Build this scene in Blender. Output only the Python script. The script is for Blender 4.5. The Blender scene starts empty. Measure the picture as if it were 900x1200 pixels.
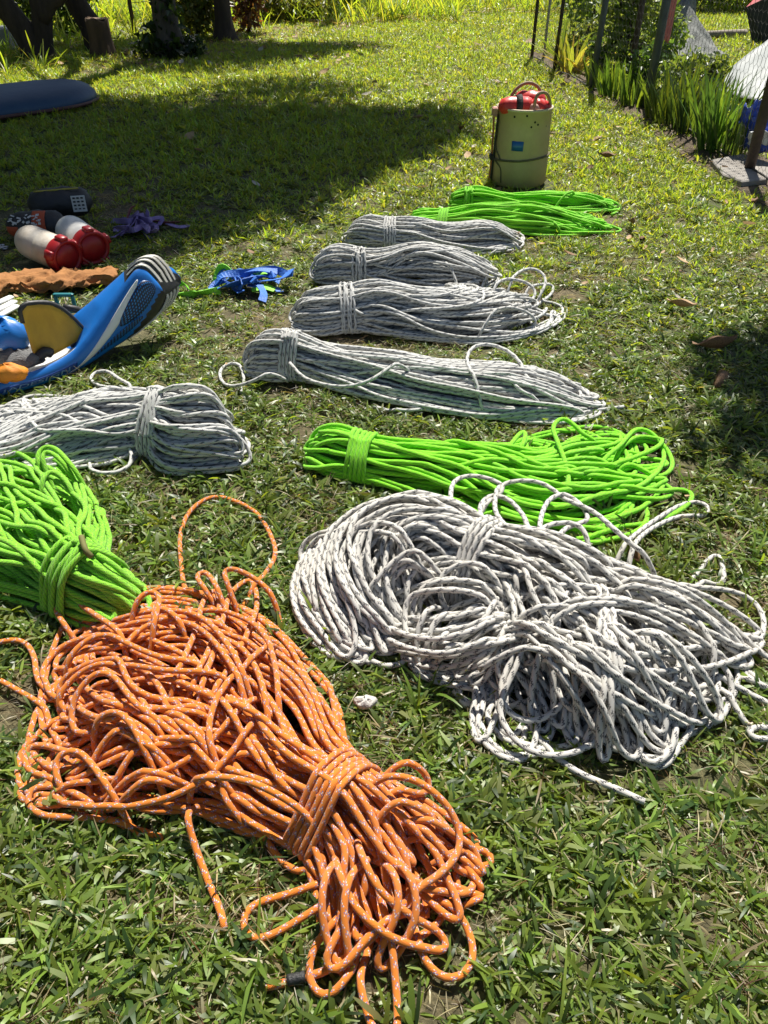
import bpy, math, random
import numpy as np
from mathutils import noise, Vector, Matrix, Quaternion

# ------------------------------------------------------------------ camera
SC = bpy.context.scene
COL = SC.collection
FPX, CAMH, PITCH = 870.0, 1.10, math.radians(38.0)
cam_d = bpy.data.cameras.new('camera'); cam = bpy.data.objects.new('camera', cam_d); COL.objects.link(cam)
cam_d.sensor_fit = 'VERTICAL'; cam_d.sensor_height = 36.0; cam_d.lens = 36.0 * FPX / 1200.0
cam_d.clip_start = 0.02; cam_d.clip_end = 2000.0
cam.location = (0, 0, CAMH); cam.rotation_euler = (math.pi / 2 - PITCH, 0, 0)
SC.camera = cam
# ------------------------------------------------------------------ light
SUN_EL, SUN_AZ = math.radians(58), math.radians(14)
SUNV = Vector((math.sin(SUN_AZ) * math.cos(SUN_EL), math.cos(SUN_AZ) * math.cos(SUN_EL), math.sin(SUN_EL)))
W = bpy.data.worlds.new('World'); SC.world = W; W.use_nodes = True
wn = W.node_tree; bg = wn.nodes['Background']
sky = wn.nodes.new('ShaderNodeTexSky'); sky.sky_type = 'NISHITA'; sky.sun_disc = False
sky.sun_elevation = SUN_EL; sky.sun_rotation = SUN_AZ
wn.links.new(sky.outputs[0], bg.inputs[0]); bg.inputs[1].default_value = 0.05
sd = bpy.data.lights.new('sun', 'SUN'); sd.energy = 5.0; sd.angle = math.radians(0.5); sd.color = (1.0, 0.95, 0.86)
sun = bpy.data.objects.new('sun', sd); COL.objects.link(sun)
sun.rotation_euler = SUNV.to_track_quat('Z', 'Y').to_euler(); sun.location = SUNV * 30
SC.view_settings.view_transform = 'Standard'; SC.view_settings.look = 'None'
SC.view_settings.exposure = 0.84; SC.view_settings.gamma = 1.0
SC.cycles.max_bounces = 8; SC.cycles.transparent_max_bounces = 8

RNG = random.Random(7); NR = np.random.RandomState(7)
CT, ST = math.cos(PITCH), math.sin(PITCH)

def G(px, py, h=0.0):
    """world point at height h that the photograph shows at pixel (px, py)"""
    dx = (px - 450.0) / FPX; dy = (600.0 - py) / FPX
    r = (dx, CT + dy * ST, -ST + dy * CT)
    t = (h - CAMH) / r[2]
    return Vector((r[0] * t, r[1] * t, h))

# ------------------------------------------------------------------ helpers
def thing(name, label, cat, loc=(0, 0, 0), rotz=0.0, group=None):
    o = bpy.data.objects.new(name, None); COL.objects.link(o)
    o.location = loc; o.rotation_euler = (0, 0, rotz); o.empty_display_size = 0.1
    o['label'] = label; o['category'] = cat
    if group: o['group'] = group
    return o

def tag(o, label, cat=None, group=None, kind=None):
    o['label'] = label
    if cat: o['category'] = cat
    if group: o['group'] = group
    if kind: o['kind'] = kind
    return o

def mesh(name, V, F, mat, parent=None, smooth=True, world=True, mats=None, midx=None):
    """link vertices+faces as ONE mesh object. world=True: V are world points, re-based under parent."""
    me = bpy.data.meshes.new(name)
    V = np.asarray(V, dtype=float).reshape(-1, 3)
    o = bpy.data.objects.new(name, me)
    if parent is not None:
        if world:
            R = Matrix.LocRotScale(parent.location, parent.rotation_euler, None)
            iv = np.array(R.inverted())
            V = V @ iv[:3, :3].T + iv[:3, 3]
        o.parent = parent
    elif world and len(V):
        c = V.mean(0); c[2] = V[:, 2].min(); V = V - c; o.location = c
    me.from_pydata(V.tolist(), [], F)
    for m in (mats or [mat]): me.materials.append(m)
    if midx is not None: me.polygons.foreach_set('material_index', midx)
    if smooth: me.polygons.foreach_set('use_smooth', [True] * len(me.polygons))
    me.update()
    COL.objects.link(o)
    return o

class MB:
    """collects shapes for ONE mesh"""
    def __init__(s): s.V = []; s.F = []; s.M = []
    def add(s, V, F, m=0):
        b = len(s.V); s.V += [tuple(v) for v in V]; s.F += [tuple(i + b for i in f) for f in F]; s.M += [m] * len(F)
        return s
    def box(s, c, sx, sy, sz, R=None, bev=0.0, m=0):
        hx, hy, hz = sx / 2, sy / 2, sz / 2
        if bev <= 0:
            P = [Vector((x, y, z)) for x in (-hx, hx) for y in (-hy, hy) for z in (-hz, hz)]
            F = [(0, 1, 3, 2), (4, 6, 7, 5), (0, 4, 5, 1), (2, 3, 7, 6), (0, 2, 6, 4), (1, 5, 7, 3)]
        else:
            P = []; F = []
            def ring(z, i):
                x, y = hx - i, hy - i; b = bev
                return [Vector(p + (z,)) for p in ((x - b, -y), (x, -y + b), (x, y - b), (x - b, y), (-x + b, y), (-x, y - b), (-x, -y + b), (-x + b, -y))]
            for z, i in ((-hz, bev), (-hz + bev, 0), (hz - bev, 0), (hz, bev)): P += ring(z, i)
            for k in range(3):
                for j in range(8): F.append((k * 8 + j, k * 8 + (j + 1) % 8, k * 8 + 8 + (j + 1) % 8, k * 8 + 8 + j))
            F.append(tuple(range(7, -1, -1))); F.append(tuple(range(24, 32)))
        c = Vector(c)
        P = [(R @ p if R else p) + c for p in P]
        return s.add(P, F, m)
    def tube(s, P, r, n=8, cap=True, m=0):
        V, F = sweep(np.array([tuple(p) for p in P], float), r, n, cap)
        return s.add(V, F, m)
    def lathe(s, prof, n=24, c=(0, 0, 0), R=None, m=0, close=True):
        V = []; F = []
        for r, z in prof:
            for j in range(n):
                a = 2 * math.pi * j / n
                p = Vector((r * math.cos(a), r * math.sin(a), z))
                V.append((R @ p if R else p) + Vector(c))
        k = len(prof)
        for i in range(k - 1):
            for j in range(n): F.append((i * n + j, i * n + (j + 1) % n, (i + 1) * n + (j + 1) % n, (i + 1) * n + j))
        if close:
            F.append(tuple(range(n - 1, -1, -1))); F.append(tuple((k - 1) * n + j for j in range(n)))
        return s.add(V, F, m)
    def grid(s, P, m=0, closed=False):
        """P: rows of points"""
        nr, nc = len(P), len(P[0]); V = [p for row in P for p in row]; F = []
        for i in range(nr - 1):
            for j in range(nc if closed else nc - 1):
                F.append((i * nc + j, i * nc + (j + 1) % nc, (i + 1) * nc + (j + 1) % nc, (i + 1) * nc + j))
        return s.add(V, F, m)
    def build(s, name, mat, parent=None, smooth=True, world=True):
        mats = mat if isinstance(mat, (list, tuple)) else [mat]
        return mesh(name, s.V, s.F, None, parent, smooth, world, mats, s.M)

def frames(P):
    T = np.gradient(P, axis=0); T /= np.linalg.norm(T, axis=1)[:, None] + 1e-12
    N = np.zeros_like(P)
    ref = np.array((0, 0, 1.0)) if abs(T[0, 2]) < 0.9 else np.array((1.0, 0, 0))
    n = ref - T[0] * ref.dot(T[0]); n /= np.linalg.norm(n); n = tuple(n)
    for i, t in enumerate(T.tolist()):
        d = n[0] * t[0] + n[1] * t[1] + n[2] * t[2]
        x, y, z = n[0] - d * t[0], n[1] - d * t[1], n[2] - d * t[2]
        l = math.sqrt(x * x + y * y + z * z) or 1.0
        n = (x / l, y / l, z / l); N[i] = n
    return T, N, np.cross(T, N)

def sweep(P, r, n=8, cap=True):
    T, N, B = frames(P)
    k = len(P); r = np.broadcast_to(np.asarray(r, float), (k,))
    a = np.arange(n) * 2 * np.pi / n
    V = P[:, None, :] + r[:, None, None] * (np.cos(a)[None, :, None] * N[:, None, :] + np.sin(a)[None, :, None] * B[:, None, :])
    F = []
    for i in range(k - 1):
        for j in range(n): F.append((i * n + j, i * n + (j + 1) % n, (i + 1) * n + (j + 1) % n, (i + 1) * n + j))
    if cap: F.append(tuple(range(n - 1, -1, -1))); F.append(tuple((k - 1) * n + j for j in range(n)))
    return V.reshape(-1, 3), F

def cr(P, step):
    """Catmull-Rom through P, resampled at an even step"""
    P = np.array([tuple(p) for p in P], float)
    E = np.vstack([2 * P[0] - P[1], P, 2 * P[-1] - P[-2]])
    p0, p1, p2, p3 = E[:-3], E[1:-2], E[2:-1], E[3:]
    t = np.linspace(0, 1, 10, endpoint=False)[None, :, None]
    Q = 0.5 * (2 * p1[:, None] + (p2 - p0)[:, None] * t + (2 * p0 - 5 * p1 + 4 * p2 - p3)[:, None] * t ** 2 + (-p0 + 3 * p1 - 3 * p2 + p3)[:, None] * t ** 3)
    Q = np.vstack([Q.reshape(-1, 3), P[-1]])
    return even(Q, step)

def even(Q, step):
    L = np.r_[0, np.cumsum(np.linalg.norm(np.diff(Q, axis=0), axis=1))]
    n = max(3, int(round(L[-1] / step)) + 1)
    s = np.linspace(0, L[-1], n)
    return np.stack([np.interp(s, L, Q[:, k]) for k in range(3)], 1)

# ------------------------------------------------------------------ materials
def nmat(name):
    m = bpy.data.materials.new(name); m.use_nodes = True
    nt = m.node_tree; return m, nt, nt.nodes['Principled BSDF']

def N_(nt, t, **kw):
    n = nt.nodes.new(t)
    for k, v in kw.items():
        if k.startswith('i_'):
            key = k[2:]; n.inputs[int(key) if key.isdigit() else key].default_value = v
        else: setattr(n, k, v)
    return n

def math_(nt, op, a, b=None, c=None):
    n = nt.nodes.new('ShaderNodeMath'); n.operation = op
    for i, x in enumerate((a, b, c)):
        if x is None: continue
        if isinstance(x, (int, float)): n.inputs[i].default_value = x
        else: nt.links.new(x, n.inputs[i])
    return n.outputs[0]

def mix_(nt, f, a, b):
    n = nt.nodes.new('ShaderNodeMix'); n.data_type = 'RGBA'
    for i, x in ((0, f), (6, a), (7, b)):
        if isinstance(x, (int, float)): n.inputs[i].default_value = x
        elif isinstance(x, tuple): n.inputs[i].default_value = x + (1.0,) if len(x) == 3 else x
        else: nt.links.new(x, n.inputs[i])
    return n.outputs[2]

def ramp_(nt, fac, stops):
    n = nt.nodes.new('ShaderNodeValToRGB'); e = n.color_ramp.elements
    while len(e) < len(stops): e.new(0.5)
    for el, (p, c) in zip(e, stops): el.position = p; el.color = c + (1.0,) if len(c) == 3 else c
    nt.links.new(fac, n.inputs[0]); return n.outputs[0]

def pm(name, c1, c2=None, scale=8.0, rough=0.7, bump=0.0, bscale=None, metal=0.0, detail=6.0, stretch=None, spec=None, trans=0.0):
    """plain surface with two-tone noise wear and fine relief"""
    m, nt, b = nmat(name)
    tc = N_(nt, 'ShaderNodeTexCoord'); src = tc.outputs['Object']
    if stretch:
        mp = N_(nt, 'ShaderNodeMapping'); mp.inputs['Scale'].default_value = stretch
        nt.links.new(src, mp.inputs[0]); src = mp.outputs[0]
    no = N_(nt, 'ShaderNodeTexNoise', i_Scale=scale, i_Detail=detail, i_Roughness=0.65); nt.links.new(src, no.inputs['Vector'])
    c2 = c2 or tuple(x * 0.75 for x in c1)
    colr = ramp_(nt, no.outputs['Fac'], [(0.32, c1), (0.68, c2)])
    nt.links.new(colr, b.inputs['Base Color'])
    b.inputs['Roughness'].default_value = rough; b.inputs['Metallic'].default_value = metal
    if spec is not None: b.inputs['Specular IOR Level'].default_value = spec
    if bump:
        n2 = N_(nt, 'ShaderNodeTexNoise', i_Scale=bscale or scale * 4, i_Detail=4.0); nt.links.new(src, n2.inputs['Vector'])
        bp = N_(nt, 'ShaderNodeBump', i_Strength=bump, i_Distance=0.01); nt.links.new(n2.outputs['Fac'], bp.inputs['Height'])
        nt.links.new(bp.outputs[0], b.inputs['Normal'])
    if trans:
        tr = N_(nt, 'ShaderNodeBsdfTranslucent'); nt.links.new(colr, tr.inputs[0])
        ms = N_(nt, 'ShaderNodeMixShader', i_0=trans)
        out = nt.nodes['Material Output']
        nt.links.new(b.outputs[0], ms.inputs[1]); nt.links.new(tr.outputs[0], ms.inputs[2]); nt.links.new(ms.outputs[0], out.inputs[0])
    return m

def leafmat(name, attr=True, col=(0.06, 0.12, 0.02), var=0.25, trans=0.45, rough=0.45, tcol=(0.30, 0.42, 0.04)):
    """leaf: diffuse + gloss + light coming through; colour per leaf from the mesh, per plant by random"""
    m, nt, b = nmat(name)
    if attr:
        at = N_(nt, 'ShaderNodeAttribute', attribute_name='tint'); base = at.outputs['Color']
    else:
        rgb = N_(nt, 'ShaderNodeRGB'); rgb.outputs[0].default_value = col + (1,); base = rgb.outputs[0]
    oi = N_(nt, 'ShaderNodeObjectInfo')
    hs = N_(nt, 'ShaderNodeHueSaturation'); nt.links.new(base, hs.inputs['Color'])
    v = math_(nt, 'MULTIPLY_ADD', oi.outputs['Random'], 2 * var, 1.0 - var); nt.links.new(v, hs.inputs['Value'])
    h = math_(nt, 'MULTIPLY_ADD', oi.outputs['Random'], 0.03, 0.485); nt.links.new(h, hs.inputs['Hue'])
    nt.links.new(hs.outputs[0], b.inputs['Base Color']); b.inputs['Roughness'].default_value = rough
    tr = N_(nt, 'ShaderNodeBsdfTranslucent')
    g = nt.nodes.new('ShaderNodeMix'); g.data_type = 'RGBA'; g.blend_type = 'MULTIPLY'; g.inputs[0].default_value = 1.0
    nt.links.new(hs.outputs[0], g.inputs[6]); g.inputs[7].default_value = (2.3, 1.9, 0.7, 1)
    nt.links.new(g.outputs[2], tr.inputs[0])
    ms = N_(nt, 'ShaderNodeMixShader', i_0=trans); out = nt.nodes['Material Output']
    nt.links.new(b.outputs[0], ms.inputs[1]); nt.links.new(tr.outputs[0], ms.inputs[2]); nt.links.new(ms.outputs[0], out.inputs[0])
    return m

def ropemat(name, base, tracers, base2=None, rough=0.75, NS=20, K=270.0, dirt=0.25, dirtc=(0.25, 0.2, 0.14)):
    """braided sheath: strands run both ways round; tracers = (which strand of 8, direction, colour)"""
    m, nt, b = nmat(name)
    uv = N_(nt, 'ShaderNodeUVMap'); uv.uv_map = 'UVMap'
    sp = N_(nt, 'ShaderNodeSeparateXYZ'); nt.links.new(uv.outputs[0], sp.inputs[0])
    u, v = sp.outputs[0], sp.outputs[1]
    un = math_(nt, 'MULTIPLY', u, NS); vk = math_(nt, 'MULTIPLY', v, K)
    a = math_(nt, 'ADD', un, vk); bb = math_(nt, 'SUBTRACT', un, vk)
    fa, fb = math_(nt, 'FLOOR', a), math_(nt, 'FLOOR', bb)
    par = math_(nt, 'FLOORED_MODULO', math_(nt, 'ADD', fa, fb), 2.0)
    over = {1: math_(nt, 'LESS_THAN', par, 0.5), -1: math_(nt, 'GREATER_THAN', par, 0.5)}
    tc = N_(nt, 'ShaderNodeTexCoord')
    no = N_(nt, 'ShaderNodeTexNoise', i_Scale=11.0, i_Detail=5.0); nt.links.new(tc.outputs['Object'], no.inputs['Vector'])
    col = mix_(nt, no.outputs['Fac'], base, base2 or tuple(x * 0.8 for x in base))
    for k, mod, dr, c, full, *gate in tracers:
        idx = math_(nt, 'FLOORED_MODULO', fa if dr > 0 else fb, float(mod))
        hit = math_(nt, 'COMPARE', idx, float(k), 0.1)
        if not full: hit = math_(nt, 'MULTIPLY', hit, over[dr])
        if gate:
            gm_, ghi = gate
            hit = math_(nt, 'MULTIPLY', hit, math_(nt, 'LESS_THAN', math_(nt, 'FLOORED_MODULO', fb if dr > 0 else fa, float(gm_)), float(ghi)))
        col = mix_(nt, hit, col, c)
    n2 = N_(nt, 'ShaderNodeTexNoise', i_Scale=6.0, i_Detail=8.0, i_Roughness=0.7); nt.links.new(tc.outputs['Object'], n2.inputs['Vector'])
    dr_ = ramp_(nt, n2.outputs['Fac'], [(0.5, (0, 0, 0)), (0.75, (dirt, dirt, dirt))])
    col = mix_(nt, dr_, col, dirtc)
    nt.links.new(col, b.inputs['Base Color']); b.inputs['Roughness'].default_value = rough
    b.inputs['Specular IOR Level'].default_value = 0.3
    b.inputs['Sheen Weight'].default_value = 0.15
    hgt = math_(nt, 'ABSOLUTE', math_(nt, 'MULTIPLY', math_(nt, 'SINE', math_(nt, 'MULTIPLY', a, math.pi)), math_(nt, 'SINE', math_(nt, 'MULTIPLY', bb, math.pi))))
    bp = N_(nt, 'ShaderNodeBump', i_Strength=0.5, i_Distance=0.0015); nt.links.new(hgt, bp.inputs['Height'])
    nt.links.new(bp.outputs[0], b.inputs['Normal'])
    return m
# ------------------------------------------------------------------ ground
def ground_mat():
    m, nt, b = nmat('lawn_soil')
    tc = N_(nt, 'ShaderNodeTexCoord'); P = tc.outputs['Object']
    n1 = N_(nt, 'ShaderNodeTexNoise', i_Scale=1.3, i_Detail=6.0); nt.links.new(P, n1.inputs['Vector'])
    n2 = N_(nt, 'ShaderNodeTexNoise', i_Scale=70.0, i_Detail=8.0, i_Roughness=0.75); nt.links.new(P, n2.inputs['Vector'])
    soil = ramp_(nt, n2.outputs['Fac'], [(0.3, (0.035, 0.028, 0.016)), (0.5, (0.12, 0.095, 0.05)), (0.72, (0.30, 0.24, 0.14))])
    green = ramp_(nt, n2.outputs['Fac'], [(0.3, (0.02, 0.03, 0.008)), (0.6, (0.08, 0.10, 0.03)), (0.8, (0.2, 0.19, 0.08))])
    col = mix_(nt, ramp_(nt, n1.outputs['Fac'], [(0.4, (0, 0, 0)), (0.62, (1, 1, 1))]), soil, green)
    nt.links.new(col, b.inputs['Base Color']); b.inputs['Roughness'].default_value = 0.95
    bp = N_(nt, 'ShaderNodeBump', i_Strength=0.8, i_Distance=0.015); nt.links.new(n2.outputs['Fac'], bp.inputs['Height'])
    nt.links.new(bp.outputs[0], b.inputs['Normal'])
    return m
xs = np.r_[-400, -150, -60, -30, np.linspace(-14, 14, 57), 30, 60, 150, 400]
ys = np.r_[-300, -80, -20, -6, np.linspace(-2, 22, 49), 35, 60, 150, 400, 900]
gx, gy = np.meshgrid(xs, ys); gz = 0.006 * np.sin(gx * 2.1 + gy) * np.cos(gy * 1.7)
gz[(np.abs(gx) > 14) | (gy > 22) | (gy < -2)] = 0; gz -= 0.006
rows = [[(gx[i, j], gy[i, j], gz[i, j]) for j in range(len(xs))] for i in range(len(ys))]
gm = MB().grid(rows).build('ground', ground_mat(), world=False)
gm['kind'] = 'structure'; gm['label'] = 'lawn soil and thatch under the grass'

def poly_in(P, poly):
    x, y = P[:, 0], P[:, 1]; r = np.zeros(len(P), bool); n = len(poly)
    for i in range(n):
        x0, y0 = poly[i]; x1, y1 = poly[(i + 1) % n]
        c = ((y0 > y) != (y1 > y)); 
        with np.errstate(divide='ignore', invalid='ignore'): r ^= c & (x < (x1 - x0) * (y - y0) / (y1 - y0) + x0)
    return r

def gpoly(pts): return [tuple(G(x, y)[:2]) for x, y in pts]

# bare garden edge and slab by the fence
bare_poly = gpoly([(612, 66), (640, 82), (690, 112), (752, 146), (800, 182), (836, 208), (905, 245), (960, 240), (960, 205), (880, 180), (800, 140), (700, 92), (630, 58)])
bm_ = MB(); cxy = [Vector((x, y, 0.001)) for x, y in bare_poly]
bm_.add(cxy, [tuple(range(len(cxy)))])
bed = bm_.build('garden_soil', pm('bed_soil', (.14, .10, .06), (.05, .035, .02), 14, .95, .8, 60), smooth=False)
bed['kind'] = 'structure'
slab_m = pm('concrete', (.33, .31, .28), (.20, .18, .16), 9, .9, .5, 60)
def slab(px, label, zt):
    P = [G(*q, 0) for q in px]; n = len(P); b = MB()
    c = sum(P, Vector()) / n
    V = [Vector((p.x, p.y, -.02)) for p in P] + [Vector((p.x, p.y, zt - .006)) for p in P] + [Vector((p.x, p.y, zt)).lerp(Vector((c.x, c.y, zt)), .03) for p in P]
    F = [(i, (i + 1) % n, n + (i + 1) % n, n + i) for i in range(n)] + [(n + i, n + (i + 1) % n, 2 * n + (i + 1) % n, 2 * n + i) for i in range(n)] + [tuple(range(2 * n, 3 * n))]
    o = b.add(V, F).build('concrete_slab', slab_m, smooth=False); tag(o, label, 'slab'); return o
slab([(832, 193), (868, 186), (902, 197), (898, 216), (868, 219), (846, 211)], 'cracked grey concrete slab at the foot of the nearest fence post', .03)
slab([(906, 199), (960, 206), (960, 232), (905, 216)], 'pale concrete piece right of the nearest fence post, at the picture edge', .028)

# ------------------------------------------------------------------ leaves, shrubs, trees
def leaf_cloud(name, centers, n, size, mat, parent=None, cols=((.05, .10, .02),), seed=0, up=0.3, aspect=2.2, kind=None, world=True):
    """centers: list of (x,y,z,rx,ry,rz); n small leaf faces spread through the clumps, each folded a little"""
    rs = np.random.RandomState(seed)
    C = np.array(centers, float); vol = C[:, 3] * C[:, 4] * C[:, 5]; which = rs.choice(len(C), n, p=vol / vol.sum())
    u = rs.normal(size=(n, 3)); u /= np.linalg.norm(u, axis=1)[:, None]; r = rs.rand(n) ** 0.45
    p = C[which, :3] + u * r[:, None] * C[which, 3:]
    d = rs.normal(size=(n, 3)); d[:, 2] -= 0.4; d /= np.linalg.norm(d, axis=1)[:, None]
    nn = rs.normal(size=(n, 3)); nn[:, 2] += up * 4; s = np.cross(d, nn); s /= np.linalg.norm(s, axis=1)[:, None] + 1e-9
    nz = np.cross(s, d)
    L = size * rs.uniform(0.6, 1.3, n)[:, None]; w = L / aspect
    V = np.stack([p, p + d * L * .45 + s * w * .5 + nz * L * .08, p + d * L, p + d * L * .45 - s * w * .5 + nz * L * .08], 1).reshape(-1, 3)
    F = [(4 * i, 4 * i + 1, 4 * i + 2) for i in range(n)] + [(4 * i, 4 * i + 2, 4 * i + 3) for i in range(n)]
    o = mesh(name, V, F, mat, parent, smooth=False, world=world)
    cl = np.array(cols)[rs.randint(len(cols), size=n)] * rs.uniform(.7, 1.3, n)[:, None]
    tint(o, np.repeat(cl, 4, 0))
    return o

def tint(o, cols):
    a = o.data.color_attributes.new('tint', 'FLOAT_COLOR', 'POINT')
    c = np.ones((len(o.data.vertices), 4)); c[:, :3] = cols; a.data.foreach_set('color', c.ravel())

LEAF = leafmat('leaf', var=.15, trans=.4)
bark = pm('bark', (.075, .055, .042), (.028, .021, .016), 7, .95, 1.0, 26, stretch=(1, 1, .25))
bark2 = pm('grey_bark', (.12, .105, .09), (.045, .038, .032), 6, .95, 1.0, 22, stretch=(1, 1, .35))

def limb(P, r0, r1, n=10, step=.12, seed=0, flare=0.0):
    Q = cr(P, step); k = len(Q); t = np.linspace(0, 1, k)
    r = r0 + (r1 - r0) * t + flare * np.exp(-t * k * step / .18)
    V, F = sweep(Q, r, n); rs = np.random.RandomState(seed)
    ph = rs.rand(6) * 6.28; ang = np.tile(np.arange(n) * 2 * np.pi / n, k); hh = np.repeat(np.arange(k) * step, n)
    f = 1 + .07 * np.sin(3 * ang + ph[0] + hh) + .05 * np.sin(5 * ang + ph[1] - 2 * hh) + .06 * np.sin(hh * 6 + ph[2])
    c = np.repeat(Q, n, 0); return c + (V[:n * k] - c) * f[:, None], F

def shade_clump(px, py, h, rx, ry, rz):
    """a crown clump at height h whose shade falls round the ground seen at (px, py)"""
    g = G(px, py); k = h / SUNV.z
    return (g.x + SUNV.x * k, g.y + SUNV.y * k, h, rx, ry, rz)

def tree(name, label, trunks, clumps, n, leaf, group, cols, seed, mat=bark, flare=.12, base=None, ivy=0):
    b = base or trunks[0][0][0]
    root = thing(name, label, 'tree', (b[0], b[1], 0), 0, group)
    for i, (P, r0, r1) in enumerate(trunks):
        V, F = limb(P, r0, r1, 12, .10, seed + i, flare if i == 0 else .02)
        mesh('trunk' if i == 0 else 'limb', V, F, mat, root)
    if clumps:
        tops = [Vector(t[0][-1]) for t in trunks]
        for i, c in enumerate(clumps):
            cc = Vector(c[:3]); t = min(tops, key=lambda q: (q - cc).length)
            mid = t.lerp(cc, .5) + Vector((0, 0, .15))
            V, F = limb([t - Vector((0, 0, .1)), mid, cc], .05, .015, 6, .3, seed + 50 + i)
            mesh('limb', V, F, mat, root)
        leaf_cloud('crown', clumps, n, leaf, LEAF, root, cols, seed)
    if ivy:
        P = np.array([tuple(p) for p in trunks[0][0]]); Q = cr(P, .15)[:9]
        cl = [(q[0] + .10 * math.sin(i * 2.3), q[1] - .10, q[2], .17, .17, .13) for i, q in enumerate(Q)]
        cl += [(P[0][0] + .25 * math.cos(a), P[0][1] + .2 * math.sin(a), .10, .2, .2, .12) for a in np.linspace(0, 6, 8)]
        leaf_cloud('ivy', cl, ivy, .09, LEAF, root, ((.02, .045, .012), (.03, .06, .015)), seed + 9, aspect=1.5)
    return root

GREEN = ((.045, .085, .018), (.06, .11, .022), (.035, .07, .016))
def up(px, py, *offs):
    g = G(px, py); return [(g.x + dx, g.y + dy, z) for dx, dy, z in offs]
# two leaning trunks from one foot, far left
tree('shade_tree', 'dark double trunk forking low down, at the far left behind the overturned boat',
     [(up(44, 68, (.03, 0, -.05), (-.02, 0, .16), (-.15, .0, .38), (-.36, .05, .72), (-.75, .1, 1.6), (-1.0, .3, 3.6)), .125, .10),
      (up(54, 68, (-.02, 0, -.05), (.0, .0, .18), (.05, .02, .36), (.06, .02, .50), (.02, .05, .8), (.1, .0, 1.9), (.3, .1, 3.2)), .105, .07),
      (up(54, 68, (.05, .0, .36), (.17, .02, .50), (.34, .03, .60), (.6, .1, .95), (1.0, .2, 2.2), (1.3, .2, 3.6)), .075, .05)],
     [shade_clump(-60, 150, 6.6, 1.5, 1.3, .9), shade_clump(-130, 230, 6.4, 1.3, 1.0, .8), shade_clump(60, 190, 6.2, 1.3, 1.0, .8), shade_clump(20, 66, 6.8, 1.5, 1.2, .8)],
     9000, .16, 'trees along the left side of the lawn', GREEN, 3, flare=.08)
tree('shade_tree', 'thick leaning dark trunk rising directly behind the cut stump',
     [(up(112, 60, (.02, .1, -.05), (-.02, .1, .2), (-.2, .1, .65), (-.5, .2, 2.0), (-.4, .3, 4)), .125, .10)],
     [shade_clump(120, 55, 6.4, 1.0, .8, .7), shade_clump(130, 150, 6.0, 1.4, 1.1, .8), shade_clump(30, 262, 6.2, 1.0, .7, .6)], 6000, .16, 'trees along the left side of the lawn', GREEN, 5, flare=.06)
tree('shade_tree', 'ivy covered trunk standing at the edge of the deep shade',
     [(up(200, 66, (0, 0, -.05), (0, 0, .5), (.02, .05, 1.4), (.1, .05, 3.0), (.15, .1, 4.6)),   .135, .10)],
     [shade_clump(240, 175, 6.2, 1.45, 1.2, .8), shade_clump(330, 160, 6.0, 1.3, 1.1, .8), shade_clump(430, 150, 5.6, .85, .75, .6), shade_clump(490, 137, 5.3, .55, .45, .45), shade_clump(180, 245, 6.2, .9, .6, .6), shade_clump(330, 110, 6.0, .9, .8, .5), shade_clump(330, 205, 5.8, .6, .5, .5), shade_clump(110, 283, 6.0, .7, .35, .4), shade_clump(230, 75, 6.5, 1.0, .9, .5)] + [shade_clump(px, py, 3.1, rx, ry, .35) for px, py, rx, ry in ((150, 200, 1.3, 1.0), (300, 172, 1.2, .9), (60, 235, 1.1, .8), (410, 155, .7, .6), (220, 235, .9, .5))] + [shade_clump(px, py, 10, rx, ry, 1.0) for px, py, rx, ry in ((150, 190, 1.6, 1.3), (320, 160, 1.4, 1.0), (20, 230, 1.5, 1.0))],  # extra low and high clumps added to block sky and deepen the shade
     30000, .15, 'trees along the left side of the lawn', GREEN, 7, bark2, ivy=900)
tree('shade_tree', 'slimmer dark trunk right of the ivy covered one, by the pale weeds',
     [(up(264, 47, (0, 0, -.05), (0, 0, .6), (-.02, 0, 1.5), (.05, 0, 3.2), (.1, 0, 4.8)),   .095, .08)],
     [shade_clump(300, 62, 6.0, 1.1, .9, .6), shade_clump(385, 57, 5.6, .8, .45, .5), shade_clump(225, 55, 6.3, 1.0, .9, .5)], 6000, .15, 'trees along the left side of the lawn', GREEN, 9)
tree('shade_tree', 'distant slim trunk at the back fence, above the middle of the lawn',
     [(up(424, 17, (0, 0, -.05), (0, 0, .6), (.02, 0, 2.0), (.05, 0, 4.0)), .10, .08)],
     [shade_clump(405, 15, 5.4, .8, .5, .6)], 1500, .15, 'trees along the left side of the lawn', GREEN, 11, flare=.05)
# small tree just out of the picture on the right; its branch shades the right edge
cl = [shade_clump(880, 450, 2.6, .22, .20, .16), shade_clump(930, 425, 2.8, .30, .26, .22), shade_clump(940, 520, 2.7, .30, .24, .20), shade_clump(1050, 450, 2.8, .5, .4, .3)]
g = Vector((2.7, 4.0, 0))
tree('small_tree', 'slender young tree beside the lawn, its branch shading the grass', [([(g.x, g.y, -.05), (g.x - .05, g.y, .8), (g.x - .1, g.y - .05, 1.7), (g.x - .25, g.y - .2, 2.5)], .05, .03)], cl, 2300, .10, None, GREEN, 15, flare=.03)

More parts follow.
